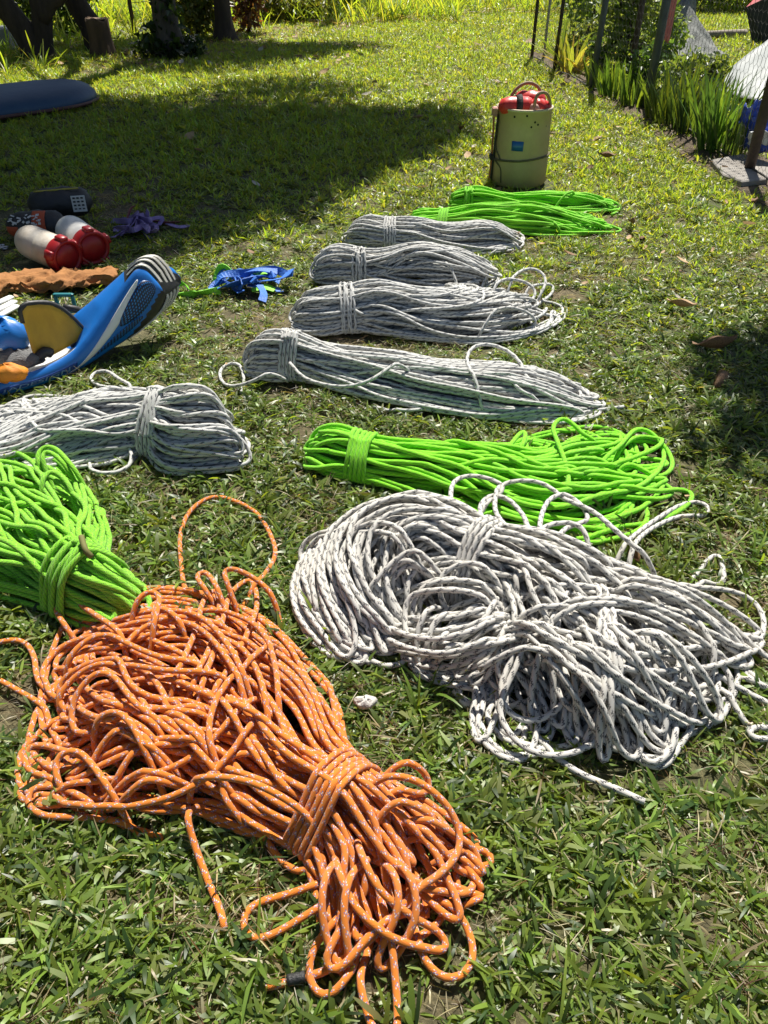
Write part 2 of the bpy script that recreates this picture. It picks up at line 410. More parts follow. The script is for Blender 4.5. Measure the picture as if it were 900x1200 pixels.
tree('shade_tree', 'unseen broad crowned tree added left of the overturned boat to block sky', [([(-5.6, 7.6, -.05), (-5.6, 7.6, 1.0), (-5.5, 7.5, 2.6), (-5.3, 7.4, 4.6)], .2, .12)],  # out of view, added so its crown cuts sky light on the shade
     [(-5.2, 7.6, 5.6, 1.6, 1.6, .9), (-6.2, 6.6, 5.2, 1.5, 1.4, .8), (-4.2, 8.2, 6.2, 1.4, 1.3, .8)], 9000, .16, 'trees along the left side of the lawn', GREEN, 17)
tree('shade_tree', 'unseen broad crowned tree added well left of the inflatable to block sky', [([(-5.0, 4.2, -.05), (-5.0, 4.2, 1.0), (-5.0, 4.3, 2.6), (-5.1, 4.4, 4.2)], .18, .11)],  # second unseen tree, added to keep more sky off the shaded lawn
     [(-5.0, 4.6, 5.0, 1.5, 1.5, .9), (-6.0, 4.0, 4.8, 1.4, 1.4, .8), (-4.6, 5.8, 5.4, 1.2, 1.1, .7)], 8000, .16, 'trees along the left side of the lawn', GREEN, 19)

wd = []
rw = random.Random(31)
far = [(rw.uniform(-60, 60), rw.uniform(42, 62), rw.uniform(.8, 5.5), 3.2, 2.5, 2.0) for k in range(90)]
tag(leaf_cloud('far_woodland', far, 16000, .7, LEAF, None, GREEN, 34), 'far off wood closing the view behind the back fence', kind='stuff')
for k in range(46):  # unseen leaf mass added on the left to block sky from the shade
    x, y = rw.uniform(-14, -8.2), rw.uniform(-6, 15); wd.append((x, y, rw.uniform(2.0, 8.5), 1.7, 1.7, 1.5))
tag(leaf_cloud('sky_block_wood', wd, 16000, .55, LEAF, None, GREEN, 33), 'unseen wood added left of the yard to block sky light', kind='stuff')

# cut stump
g = G(121, 67); rs = random.Random(4); b = MB(); prof = []
for i, (r, z) in enumerate([(.16, -.02), (.135, .06), (.12, .16), (.118, .28), (.122, .345), (.11, .355)]): prof.append((r, z))
b.lathe(prof, 22)
b.V = [(x * (1 + .10 * math.sin(5 * math.atan2(y, x)) + .05 * math.sin(11 * math.atan2(y, x))), y * (1 + .10 * math.sin(5 * math.atan2(y, x))), z + (.02 * math.sin(3 * math.atan2(y, x)) if z > .3 else 0)) for x, y, z in b.V]
st = thing('tree_stump', 'cut brown tree stump with flat top under the leaning trunk', 'stump', (g.x, g.y, 0))
b.build('bark', pm('stump_bark', (.16, .10, .06), (.06, .04, .025), 6, .95, 1.0, 24, stretch=(1, 1, .25)), st, world=False)
b = MB(); b.lathe([(.105, .352), (.10, .362)], 22); b.build('cut_top', pm('cut_wood', (.34, .24, .15), (.2, .14, .09), 20, .85, .4), st, world=False)

def shrub(name, label, px, py, clumps, n, leaf, cols, seed, group=None, stems=5, aspect=2.2, cat='shrub'):
    g = G(px, py); rs = random.Random(seed)
    root = thing(name, label, cat, (g.x, g.y, 0), 0, group)
    leaf_cloud('foliage', clumps, n, leaf, LEAF, root, cols, seed, aspect=aspect, world=False)
    b = MB()
    for c in [clumps[rs.randrange(len(clumps))] for _ in range(stems)]:
        b.tube(cr([(rs.uniform(-.05, .05), rs.uniform(-.05, .05), -.02), (c[0] * .4, c[1] * .4, c[2] * .5), (c[0], c[1], c[2] + c[5] * .4)], .12), .012, 5)
    b.build('stem', bark, root, world=False)
    return root

YG = ((.14, .17, .03), (.10, .15, .03), (.20, .20, .05))
LG = ((.13, .20, .05), (.10, .17, .04), (.17, .23, .07))
MG = ((.07, .13, .03), (.10, .16, .03), (.05, .10, .02))
shrub('bush', 'sunlit bush seen through the fork of the double trunk', 48, 40, [(0, 0, .3, .35, .3, .3), (.3, .1, .5, .3, .3, .3), (-.3, .1, .5, .35, .3, .35)], 1500, .09, MG, 21, 'weedy bushes behind the left trunks')
shrub('bush', 'sunlit bush between the double trunk and the stump', 86, 42, [(0, 0, .3, .3, .3, .3), (.2, 0, .55, .3, .3, .3), (-.2, .1, .6, .3, .3, .3)], 1400, .09, MG, 22, 'weedy bushes behind the left trunks')
shrub('bush', 'yellow green bush between the ivy covered trunk and the slim dark trunk', 232, 44, [(0, 0, .25, .3, .25, .25), (.2, 0, .4, .25, .2, .25), (-.15, 0, .5, .25, .2, .25)], 1300, .10, YG, 23, 'weedy bushes behind the left trunks')
shrub('bush', 'reddish brown dry bush right of the slim dark trunk', 292, 40, [(0, 0, .3, .22, .2, .3), (.12, 0, .6, .2, .2, .3)], 800, .10, ((.16, .07, .03), (.12, .09, .04), (.2, .12, .05)), 24, 'weedy bushes behind the left trunks')
shrub('bush', 'low bush with a yellowing tip at the head of the lawn', 345, 28, [(0, 0, .2, .3, .2, .2), (-.35, 0, .25, .3, .2, .25), (.3, .1, .2, .3, .2, .2)], 1100, .10, YG, 25, 'weedy bushes behind the left trunks')
shrub('bush', 'dark bush at the foot of the distant slim trunk', 402, 20, [(0, 0, .2, .35, .2, .25), (-.4, .1, .3, .35, .2, .3), (.35, .1, .2, .3, .2, .2)], 1100, .09, GREEN, 26, 'weedy bushes behind the left trunks')

# ------------------------------------------------------------------ fences
steel = pm('painted_steel', (.10, .125, .13), (.06, .07, .075), 12, .5, .2, 60)
rust = pm('rusty_steel', (.075, .05, .04), (.035, .025, .022), 14, .75, .5, 50)
galv = pm('galvanised_wire', (.10, .10, .095), (.06, .055, .05), 30, .7, 0, spec=.2)
FB = [(612, 55), (623, 69), (649, 84), (692, 105), (757, 126), (877, 203)]
fp = [G(*q) for q in FB[1:]]
woodp = G(722, 108)
fence = thing('wire_fence', 'chicken wire garden fence on thin metal posts along the right of the lawn', 'fence', tuple(fp[2]))
for i, p in enumerate(fp):
    b = MB(); rr = (.018, .018, .027, .034, .030)[i]; lean = (.0, .02, .03, .0, -.03)[i]
    b.tube([(p.x, p.y, -.05), (p.x + lean * .5, p.y, .6), (p.x + lean, p.y, 1.35)], rr, 10)
    b.build('post', steel if i in (2, 3) else rust, fence)
g = G(637, 68); b = MB(); b.tube([(g.x, g.y, -.03), (g.x, g.y, 1.2)], .014, 8); b.build('post', pm('grey_pipe', (.4, .4, .4), (.3, .3, .3), 9, .5), fence, )
MB().tube([(woodp.x + .12, woodp.y + .1, -.03), (woodp.x + .12, woodp.y + .1, 1.25)], .026, 8).build('post', rust, fence)
# hexagonal mesh strung from post to post and on past the picture edge
ext = fp[-1] + (fp[-1] - fp[-2]) * 1.2
line = [fp[0]] + fp[1:] + [ext]
LL = [0]
for a, c in zip(line, line[1:]): LL.append(LL[-1] + (c.xy - a.xy).length)
def on_line(s):
    for k in range(len(line) - 1):
        if s <= LL[k + 1] or k == len(line) - 2:
            t = (s - LL[k]) / (LL[k + 1] - LL[k]); return line[k].lerp(line[k + 1], t)
b = MB(); cw, chh = .055, .05; nx = int(LL[-1] / cw); nz = 24
def wnode(i, j, side):
    s = (i + (.5 if j % 2 else 0)) * cw; p = on_line(min(s, LL[-1]))
    return Vector((p.x + .006 * math.sin(s * 9 + j), p.y + .01 * math.sin(s * 3.1 + j * .4), .03 + j * chh + (.017 if side else -.017)))
for j in range(nz):
    for i in range(nx):
        lo_, hi_ = wnode(i, j, 0), wnode(i, j, 1)
        b.tube([lo_, hi_], .0013, 3, False)
        for di in ((0, -1) if j % 2 == 0 else (0, 1)):
            if 0 <= i + di < nx: b.tube([hi_, wnode(i + di, j + 1, 0)], .0009, 3, False)
w_ = b.build('wire_mesh', galv, fence); w_['kind'] = 'stuff'
b = MB()
b.tube([(p.x, p.y, .025 + .01 * math.sin(k)) for k, p in enumerate([on_line(s) for s in np.linspace(0, LL[-1], 40)])], .006, 6)
b.build('bottom_wire', galv, fence)
b = MB()
b.tube([(p.x, p.y, 1.2) for p in [on_line(s) for s in np.linspace(0, LL[-1], 12)]], .004, 6)
b.build('top_wire', galv, fence)

# back fence across the top of the picture
bf = [G(158, 40), G(247, 26), G(336, 16), G(504, 10), G(600, 8)]
back = thing('wire_fence', 'thin post and wire fence across the far end of the lawn', 'fence', tuple(bf[2]))
for p in bf:
    MB().tube([(p.x, p.y, -.05), (p.x + .01, p.y, 1.3)], .028, 7).build('post', rust, back)
for z in (.35, .7, 1.05): MB().tube([(p.x, p.y, z) for p in bf], .004, 5).build('wire', galv, back)

# ------------------------------------------------------------------ garden beyond the right fence
def blade_clump(name, label, px, py, n, hgt, wid, spread, cols, seed, group=None, cat='plant', droop=.25, world=False, er=(.12, .08)):
    g = G(px, py); rs = np.random.RandomState(seed); V = []; F = []; Cc = []
    root = thing(name, label, cat, (g.x, g.y, 0), 0, group)
    for k in range(n):
        a = rs.rand() * 6.28; r = rs.rand() ** .5; bx, by = er[0] * r * math.cos(a), er[1] * r * math.sin(a)
        az = a + rs.normal() * .6; tilt = spread * rs.rand(); H = hgt * rs.uniform(.55, 1.1); w = wid * rs.uniform(.7, 1.2)
        d = np.array((math.cos(az), math.sin(az))); s = np.array((-d[1], d[0])); tw = rs.rand() * 3.1
        s = np.array((math.cos(tw), math.sin(tw)))
        b0 = len(V)
        for i, (t, ww) in enumerate(((0, .55), (.3, 1), (.6, .9), (.85, .5), (1, .02))):
            o = math.sin(tilt) * t * H + droop * H * t ** 3 * tilt; z = H * t * math.cos(tilt) * (1 - .25 * droop * t * t)
            for sg in (-1, 1): V.append((bx + d[0] * o + s[0] * sg * w * ww / 2, by + d[1] * o + s[1] * sg * w * ww / 2, z - .01))
        for i in range(4): F.append((b0 + 2 * i, b0 + 2 * i + 1, b0 + 2 * i + 3, b0 + 2 * i + 2))
        c = np.array(cols[rs.randint(len(cols))]) * rs.uniform(.75, 1.25); Cc += [c] * 10
    o = mesh('leaves', V, F, LEAF, root, world=False); tint(o, np.array(Cc))
    return root
IR = ((.07, .13, .03), (.09, .17, .03), (.05, .10, .03), (.13, .2, .03))
grp = 'strap leaved clumps inside the wire fence'
for px, py, n, h, lab, sd_ in [(772, 138, 34, .34, 'strap leaved clump hugging the foot of the thick leaning grey post', 7), (730, 116, 30, .30, 'thin strap leaved clump between two others left of the thick grey post', 8), (702, 104, 34, .30, 'strap leaved clump just right of the middle grey post', 9), (800, 150, 40, .46, 'tall strap leaved clump midway between the thick grey post and the nearest post', 10),
    (838, 176, 70, .48, 'dense strap leaved clump just left of the nearest fence post', 1), (812, 158, 60, .46, 'strap leaved clump with tall thin spikes, second from the nearest fence post', 2),
    (786, 146, 45, .42, 'strap leaved clump just right of the thick leaning grey post', 3), (742, 124, 45, .34, 'strap leaved clump left of the thick leaning grey post', 4),
    (716, 112, 40, .32, 'shorter strap leaved clump midway between the two grey posts', 5), (856, 184, 30, .36, 'small strap leaved clump touching the nearest fence post', 6)]:
    blade_clump('strap_leaf_plant', lab, px, py, n, h, .022, .5, IR, 30 + sd_, grp)
b = None
o = blade_clump('bromeliad', 'yellow green rosette plant behind the far fence posts', 668, 84, 34, .42, .045, .95, ((.25, .26, .06), (.2, .25, .05), (.3, .24, .08)), 41, None, droop=.5)
o = blade_clump('palm_seedling', 'bright green star shaped seedling above the yellow rosette', 654, 80, 12, .55, .05, .55, ((.14, .24, .05),), 42, None, droop=.8, er=(.02, .02))
shrub('leafy_shrub', 'leafy pale green shrub right of the middle grey post, inside the fence', 728, 96, [(0, 0, .35, .22, .2, .25), (.1, .05, .65, .22, .2, .25), (-.12, .1, .6, .2, .2, .25), (0, .1, .9, .2, .2, .2)], 900, .085, LG, 43, 'shrubs in the garden', aspect=1.9)
shrub('leafy_shrub', 'light leafed shrub behind the thick leaning post, inside the fence', 772, 84, [(0, 0, .3, .25, .2, .25), (-.1, .05, .55, .2, .2, .2)], 700, .08, LG, 44, 'shrubs in the garden', aspect=1.9)
shrub('leafy_shrub', 'bushy shrub at the far end of the garden fence', 690, 60, [(0, 0, .35, .3, .2, .3), (.3, .1, .5, .3, .25, .35), (-.2, .2, .6, .3, .2, .3)], 1000, .085, LG, 45, 'shrubs in the garden', aspect=1.9)
for px, lab, sd_ in ((812, 'weedy bush behind the grey mesh heap at the top right', 46), (866, 'weedy bush behind the red topped tent', 47), (905, 'weedy bush at the top right corner', 48)):
    shrub('leafy_shrub', lab, px, 16, [(0, 0, .4, .55, .3, .4), (.5, .1, .5, .5, .3, .45), (-.5, .1, .4, .5, .3, .4)], 1500, .10, LG, sd_, 'shrubs in the garden')

for k, (px, py, lab) in enumerate(((703, 94, 'small leafy weed between the far posts and the middle grey post'), (735, 104, 'small leafy weed left of the pink cloth'), (752, 116, 'small leafy weed at the foot of the pink cloth'), (792, 128, 'leafy weed right of the thick grey post'), (815, 136, 'leafy weed behind the tall strap leaved clump'), (676, 78, 'leafy weed beside the yellow rosette'))):
    shrub('leafy_weed', lab, px, py, [(0, 0, .14, .14, .12, .13), (.08, .05, .30, .12, .1, .12), (-.08, .03, .26, .1, .1, .12)], 420, .06, LG if k % 2 else MG, 60 + k, 'leafy weeds inside the wire fence', 4, 1.8, 'weed')
# sheets, tarps and clutter in the garden
def sheet(name, label, cat, rows, mat, sub=8, rip=.015, seed=0, thick=.003, group=None):
    """cloth: rows of (px, py, h) corner lines, filled in with folds"""
    rs = np.random.RandomState(seed)
    R = [np.array([tuple(q) if isinstance(q, Vector) else tuple(G(*q)) for q in row]) for row in rows]
    nv, nu = len(R), len(R[0]); A = np.array(R)
    U = np.linspace(0, nu - 1, (nu - 1) * sub + 1); Vv = np.linspace(0, nv - 1, (nv - 1) * sub + 1)
    B = np.stack([np.stack([np.interp(U, range(nu), A[i, :, k]) for k in range(3)], 1) for i in range(nv)])
    Cg = np.stack([np.stack([np.interp(Vv, range(nv), B[:, j, k]) for k in range(3)], 1) for j in range(len(U))], 1)
    ph = rs.rand(8) * 6.28
    for i in range(len(Vv)):
        for j in range(len(U)):
            x, y = U[j] * 3.1, Vv[i] * 2.7
            q = Vector((U[j] * 1.4 + ph[0], Vv[i] * 1.1 + ph[1], ph[2]))
            f = 1.3 * (1 - abs(noise.noise(q * 1.1)) * 3) + .8 * (1 - abs(noise.noise(q * 2.3 + Vector((3, 1, 7)))) * 3) + .5 * noise.noise(q * 4.7)
            Cg[i, j, 2] = max(.008, Cg[i, j, 2] + rip * f)
            Cg[i, j, 0] += rip * 1.2 * noise.noise(q * 2.1 + Vector((9, 4, 2))); Cg[i, j, 1] += rip * 1.2 * noise.noise(q * 1.9 + Vector((1, 8, 5)))
    b = MB(); b.grid([[tuple(p) for p in row] for row in Cg])
    o = b.build(name, mat)
    md = o.modifiers.new('thickness', 'SOLIDIFY'); md.thickness = thick; md.offset = -1
    tag(o, label, cat, group); return o
shadecl = pm('shade_mesh', (.30, .31, .29), (.16, .17, .16), 40, .8, .8, 90, trans=.15)
silver = pm('silver_tarp', (.30, .32, .31), (.22, .24, .23), 8, .55, .35, 20)
def up3(px, py, h, dx=0.0, dy=0.0):
    g = G(px, py); return Vector((g.x + dx, g.y + dy, h))
sheet('shade_cloth', 'grey mesh cloth hanging in the garden and spilling onto the grass', 'cloth', [[up3(752, 68, .02), up3(792, 73, .02), up3(850, 70, .02)], [up3(766, 66, .28), up3(796, 66, .27), up3(840, 66, .06)], [up3(770, 62, .65), up3(790, 62, .55), up3(806, 62, .30)], [up3(772, 60, 1.25), up3(784, 60, 1.2), up3(790, 60, 1.0)]], shadecl, 10, .025, 2)
sheet('pink_cloth', 'faded pink cloth hanging beside the thick leaning grey post', 'cloth', [[up3(766, 103, .36), up3(773, 103, .33)], [up3(757, 103, .62), up3(774, 103, .62)], [up3(753, 103, 1.25), up3(775, 103, 1.25)]], pm('pink', (.55, .24, .22), (.42, .17, .16), 6, .85, trans=.3), 8, .008, 4)
sheet('silver_tarp', 'sagging silver grey tarp sheet behind the nearest fence post', 'tarp', [[up3(833, 113, .05), up3(880, 130, .07), up3(960, 142, .08)], [up3(852, 104, .18), up3(888, 116, .19), up3(960, 124, .2)], [up3(893, 95, .36), up3(912, 98, .40), up3(965, 104, .42)]], silver, 10, .006, 5)
sheet('blue_tarp', 'crumpled blue and white tarp at the right edge, behind the iris clump', 'tarp', [[(868, 178, .02), (895, 184, .02), (940, 190, .02)], [(866, 150, .16), (895, 152, .18), (940, 156, .18)], [(870, 126, .28), (900, 128, .28), (940, 132, .28)]], None or pm('blue_tarp', (.02, .05, .42), (.08, .14, .58), 7, .3, .8, 9, detail=2), 9, .03, 6)
sheet('white_tarp', 'white plastic sheet lying over the blue tarp at the right edge', 'tarp', [[(876, 170, .10), (905, 174, .10), (940, 176, .1)], [(878, 158, .17), (905, 160, .17), (940, 162, .17)]], pm('white_plastic_sheet', (.6, .62, .64), (.45, .48, .52), 6, .35), 8, .015, 9)
def tent():
    base = G(886, 52); root = thing('small_tent', 'black and red sided tent partly out of view at the top right', 'tent', (base.x, base.y, 0))
    A, B_, C_ = Vector((-.05, 0, .0)), Vector((.9, -.2, 0)), Vector((.9, .8, 0))
    top = Vector((.55, .25, .95)); sh = Vector((-.22, .05, .38))
    blk = pm('black_fabric', (.02, .02, .022), (.035, .035, .04), 10, .7); gry = pm('grey_fabric', (.12, .12, .12), (.08, .08, .08), 10, .7); red = pm('red_fabric', (.55, .03, .04), (.4, .02, .03), 10, .6)
    def panel(n, P, m):
        c = sum(P, Vector()) / len(P); nn = (P[1] - P[0]).cross(P[2] - P[0]).normalized() * .006
        k = len(P); V = P + [p - nn for p in P]
        MB().add(V, [tuple(range(k)), tuple(range(2 * k - 1, k - 1, -1))] + [(i, (i + 1) % k, k + (i + 1) % k, k + i) for i in range(k)]).build(n, m, root, False, False)
    panel('side_panel', [A, Vector((.1, -.1, .0)), Vector((.12, -.05, .55)), sh], blk)
    panel('front_panel', [Vector((.1, -.1, 0)), B_, top, Vector((.12, -.05, .55))], gry)
    panel('roof_panel', [sh, Vector((.12, -.05, .55)), top + Vector((0, 0, .01)), Vector((.2, .3, .72))], red)
tent()
g0, g1 = G(812, 46), G(872, 44)
tag(MB().tube(cr([(g0.x, g0.y, .04), ((g0.x + g1.x) / 2, g0.y + .03, .055), (g1.x, g1.y, .05)], .08), .045, 9).build('log', pm('grey_wood', (.32, .28, .23), (.2, .17, .14), 9, .9, .6, stretch=(.3, 1, 1))), 'pale weathered log lying across the garden grass', 'log')
g = G(834, 106); b = MB(); b.lathe([(.05, 0), (.062, .02), (.07, .13), (.078, .14), (.072, .145), (.062, .135), (.052, .03)], 16, g)
tag(b.build('turquoise_tub', pm('turquoise_plastic', (.12, .62, .62), (.1, .52, .54), 6, .4)), 'small turquoise tub by the corner of the silver tarp', 'tub')
g = G(738, 14); b = MB(); 
dk = thing('dark_screen', 'dark slatted screen at the top behind the leafy garden shrub', 'screen', (g.x, g.y, 0))
for k in range(9): MB().box((-.4 + k * .09, 0, .5), .075, .02, 1.0).build('slat', pm('dark_slat', (.05, .055, .06), (.03, .03, .035), 8, .8), dk, False, False) if k == 0 else None
sl = [c for c in bpy.data.objects if c.parent == dk][0]
for k in range(1, 10):
    c = sl.copy(); COL.objects.link(c); c.parent = dk; c.location.x += k * .09
MB().box((0, .02, .9), .95, .03, .05).build('rail', bpy.data.materials['dark_slat'], dk, False, False)
# pale metal trough behind the left trunks
g = G(6, 62); tr_ = MB(); tr_.box((g.x - .4, g.y + .2, .12), .9, .25, .24, bev=.02)
tag(tr_.build('metal_trough', pm('galv_sheet', (.35, .38, .38), (.25, .27, .28), 6, .5), smooth=False), 'pale metal trough beside the double trunk at the left edge', 'trough')
# ------------------------------------------------------------------ ropes
D = 0.0120

def pairs(P, r):
    c = np.floor(P / r).astype(np.int64); c -= c.min(0) - 1; dm = c.max(0) + 2
    key = (c[:, 0] * dm[1] + c[:, 1]) * dm[2] + c[:, 2]
    o = np.argsort(key, kind='stable'); sk = key[o]; n = len(P)
    I = []; J = []
    for dx in (0, 1):
        for dy in (-1, 0, 1):
            for dz in (-1, 0, 1):
                if (dx, dy, dz) < (0, 0, 0): continue
                nk = key + (dx * dm[1] + dy) * dm[2] + dz
                lo = np.searchsorted(sk, nk, 'left'); cnt = np.searchsorted(sk, nk, 'right') - lo
                i = np.repeat(np.arange(n), cnt)
                st = np.repeat(lo, cnt); off = np.arange(len(i)) - np.repeat(np.cumsum(cnt) - cnt, cnt)
                j = o[st + off]
                if (dx, dy, dz) == (0, 0, 0): k = j > i; i, j = i[k], j[k]
                I.append(i); J.append(j)
    return np.concatenate(I), np.concatenate(J)

def relax(chains, d, step, iters, floor, grav, pin):
    """rope against rope and rope against ground: push crossings apart, let slack settle"""
    P = np.vstack(chains); P0 = P.copy()
    gid = np.repeat(np.arange(len(chains)), [len(c) for c in chains])
    inn = np.zeros(len(P), bool); inn[1:-1] = (gid[1:-1] == gid[:-2]) & (gid[1:-1] == gid[2:])
    pinw = np.repeat(np.asarray(pin, float), [len(c) for c in chains])[:, None]
    near = int(math.ceil(2.2 * d / step))
    for it in range(iters):
        i, j = pairs(P, d)
        k = (gid[i] != gid[j]) | (np.abs(i - j) > near); i, j = i[k], j[k]
        v = P[i] - P[j]; l = np.linalg.norm(v, axis=1) + 1e-9
        k = l < d; i, j, v, l = i[k], j[k], v[k], l[k]
        push = v * ((d - l) / l * 0.5)[:, None]
        disp = np.zeros_like(P); cnt = np.zeros(len(P))
        for s, q in ((i, push), (j, -push)):
            for ax in range(3): disp[:, ax] += np.bincount(s, q[:, ax], len(P))
            cnt += np.bincount(s, minlength=len(P))
        P = P + disp / np.maximum(1, cnt * 0.6)[:, None]
        P[:, 2] -= grav
        lap = np.zeros_like(P); lap[1:-1] = 0.5 * (P[:-2] + P[2:]) - P[1:-1]
        P[inn] += 0.3 * lap[inn]
        P += pinw * (P0 - P)
        P[:, 2] = np.maximum(P[:, 2], floor)
    out = []; b = 0
    for c in chains: out.append(P[b:b + len(c)]); b += len(c)
    return out

def rope_mesh(name, P, d, n, mat, parent, label=None, r=None):
    V, F = sweep(P, d / 2 if r is None else r, n)
    o = mesh(name, V, F, mat, parent)
    me = o.data
    L = np.r_[0, np.cumsum(np.linalg.norm(np.diff(P, axis=0), axis=1))] + NR.rand() * 3
    k = len(P); uv = np.zeros((len(me.loops), 2)); q = 0
    J = np.arange(n)
    a = np.empty((k - 1, n, 4, 2))
    a[..., 0, 0] = a[..., 3, 0] = J / n; a[..., 1, 0] = a[..., 2, 0] = (J + 1) / n
    a[..., 0, 1] = a[..., 1, 1] = L[:-1, None]; a[..., 2, 1] = a[..., 3, 1] = L[1:, None]
    uv[:(k - 1) * n * 4] = a.reshape(-1, 2)
    uv[(k - 1) * n * 4:, 1] = L[0]
    lay = me.uv_layers.new(name='UVMap'); lay.data.foreach_set('uv', uv.ravel())
    if label: o['label'] = label
    return o

def bundle(stations, n, mat, label, group, wrap=(0.2,), turns=6, seed=1, ext0=0.03, ext1=0.12, wander=0.25, loose=(),
           sides=7, d=D, step=0.016, iters=14, zoff=0.014, grav=0.0012, ends=(), wcol=None, wrap_tilt=0.0, flop=0.55, name='rope_bundle', near=4, order=None, messy=0.0, lump_=0.0):
    """a hanked rope: stations = (px, py, half width, height) along the hank; loose = traced slack loops"""
    rs = np.random.RandomState(seed)
    S = [G(px, py, h / 2) for px, py, w, h in stations]
    c = np.array([(p.x, p.y) for p in S]); w = np.array([s[2] for s in stations]); h = np.array([s[3] for s in stations])
    L = np.r_[0, np.cumsum(np.linalg.norm(np.diff(c, axis=0), axis=1))]; tot = L[-1]; tk = L / tot
    wrap = tuple(float(tk[q]) if isinstance(q, int) else q for q in wrap)
    fine = cr(np.c_[c, np.zeros(len(c))], tot / 80); ft = np.linspace(0, 1, len(fine))
    wv, hv = (np.array([q[0] for q in cr([(x, 0, 0) for x in arr], 1e9)]) if False else arr for arr in (w, h))
    def at(t):
        p = np.stack([np.interp(t, ft, fine[:, 0]), np.interp(t, ft, fine[:, 1])], -1)
        g = np.stack([np.interp(t + 0.02, ft, fine[:, 0]) - np.interp(t - 0.02, ft, fine[:, 0]), np.interp(t + 0.02, ft, fine[:, 1]) - np.interp(t - 0.02, ft, fine[:, 1])], -1)
        g /= np.linalg.norm(g, axis=-1, keepdims=True) + 1e-9
        return p, g, np.interp(t, tk, w), np.interp(t, tk, h)
    # cross-section seats, filled evenly, ordered so that neighbours are mostly joined
    seats = []
    while len(seats) < n:
        a, b = rs.uniform(-1, 1), rs.uniform(0, 1)
        if a * a + (b - 0.25) ** 2 / 0.5625 < 1:
            if all((a - q[0]) ** 2 + (b - q[1]) ** 2 > (1.1 / math.sqrt(n)) ** 2 * rs.uniform(0.1, 1) for q in seats): seats.append((a, b))
    left = list(range(n)); cur = left.pop(rs.randint(n)); ordr = [cur]
    while left:
        dd = sorted(left, key=lambda q: (seats[q][0] - seats[cur][0]) ** 2 + (seats[q][1] - seats[cur][1]) ** 2)
        cur = dd[min(len(dd) - 1, rs.randint(near))]; left.remove(cur); ordr.append(cur)
    ctrl = []
    m = max(7, int(tot / 0.055)); prev = None
    for k, si in enumerate(ordr):
        a0, b0 = seats[si]
        e0 = ext0 * rs.rand() ** 0.7; e1 = ext1 * rs.rand() ** 0.7
        t = np.linspace(e0, 1 - e1, m)
        if k % 2: t = t[::-1]
        ph = rs.rand(4) * 6.28; f = rs.uniform(2, 7, 4)
        pin = np.ones(m)
        for wt in wrap: pin *= 1 - 0.9 * np.exp(-((t - wt) / 0.09) ** 2)
        a = a0 + wander * pin * (np.sin(f[0] * t + ph[0]) - np.sin(f[0] * wrap[0] + ph[0])) * 0.7 + 0.12 * wander * pin * np.sin(22 * t + ph[1])
        b = b0 + wander * pin * 0.6 * np.sin(f[2] * t + ph[2])
        a = np.clip(a, -1.1, 1.1); b = np.clip(b, 0, 1.05)
        if messy and rs.rand() < messy:          # strands that stray across the top of the hank
            far_ = np.clip((t - wrap[0]) / (1 - wrap[0]), 0, 1); sg = rs.choice((-1, 1))
            a = a * (1 - far_) + far_ * (sg * (1.5 * far_ - .7) + .25 * np.sin(f[1] * 2 * t + ph[2])); b = np.maximum(b, np.minimum(1.08, b + far_ * 1.2))
            a = np.clip(a, -1.1, 1.1)
        p, g, ww, hh = at(t)
        hh = hh * (1 + lump_ * np.sin(9 * t + seed) + .6 * lump_ * np.sin(17 * t + 2.1 * seed))
        P = np.zeros((m, 3))
        P[:, 0] = p[:, 0] - g[:, 1] * a * ww; P[:, 1] = p[:, 1] + g[:, 0] * a * ww
        P[:, 2] = zoff + b * np.sqrt(np.clip(1 - (a * 0.9) ** 2, 0.05, 1)) * hh
        if prev is not None:
            q0, q1 = prev[-1], P[0]; dirn = prev[-1] - prev[-2] + P[0] - P[1]; dirn[2] = 0
            dirn /= np.linalg.norm(dirn) + 1e-9
            sep = np.linalg.norm(q0 - q1); out = max(1.2 * d, 0.55 * min(sep, 0.16)) * rs.uniform(0.7, 1.3)
            sd_ = (q1 - q0); 
            for fr, oo in ((0.12, 0.7), (0.5, 1.0), (0.88, 0.7)):
                x = q0 + sd_ * fr + dirn * out * oo; x[2] = max(zoff, x[2] * (1 - (1 - flop) * (0.6 if fr != 0.5 else 1))); ctrl.append(x)
        ctrl += list(P); prev = P
    chains = [cr(ctrl, step)]; pins = [0.03]
    for lo in loose: chains.append(cr([G(*q) for q in lo['p']], step)); pins.append(lo.get('pin', 0.12))
    chains = relax(chains, d, step, iters, zoff * 0.8, grav, pins)
    mid = chains[0].mean(0)
    for q in range(1, len(chains)):
        ch = chains[q]; s_ = np.arange(len(ch)) * step; both = loose[q - 1].get('name', 'loose_loop') == 'loose_loop'
        first = np.linalg.norm(ch[0] - mid) < np.linalg.norm(ch[-1] - mid)
        sink = np.zeros(len(ch))
        if both or first: sink = np.maximum(sink, np.clip(1 - s_ / .08, 0, 1) ** 1.4)
        if both or not first: sink = np.maximum(sink, np.clip(1 - s_[::-1] / .08, 0, 1) ** 1.4)
        ch[:, 2] = np.maximum(ch[:, 2] - .075 * sink, 0.004)
    base = G(stations[len(stations) // 2][0], stations[len(stations) // 2][1]); base.z = 0
    root = thing(name, label, 'rope', base, 0, group)
    rope_mesh('coil', chains[0], d, sides, mat, root)
    for lo, ch in zip(loose, chains[1:]):
        o = rope_mesh(lo.get('name', 'loose_loop'), ch, d, sides, mat, root, lo.get('label'))
    # binding turns
    allp = np.vstack(chains[:1])
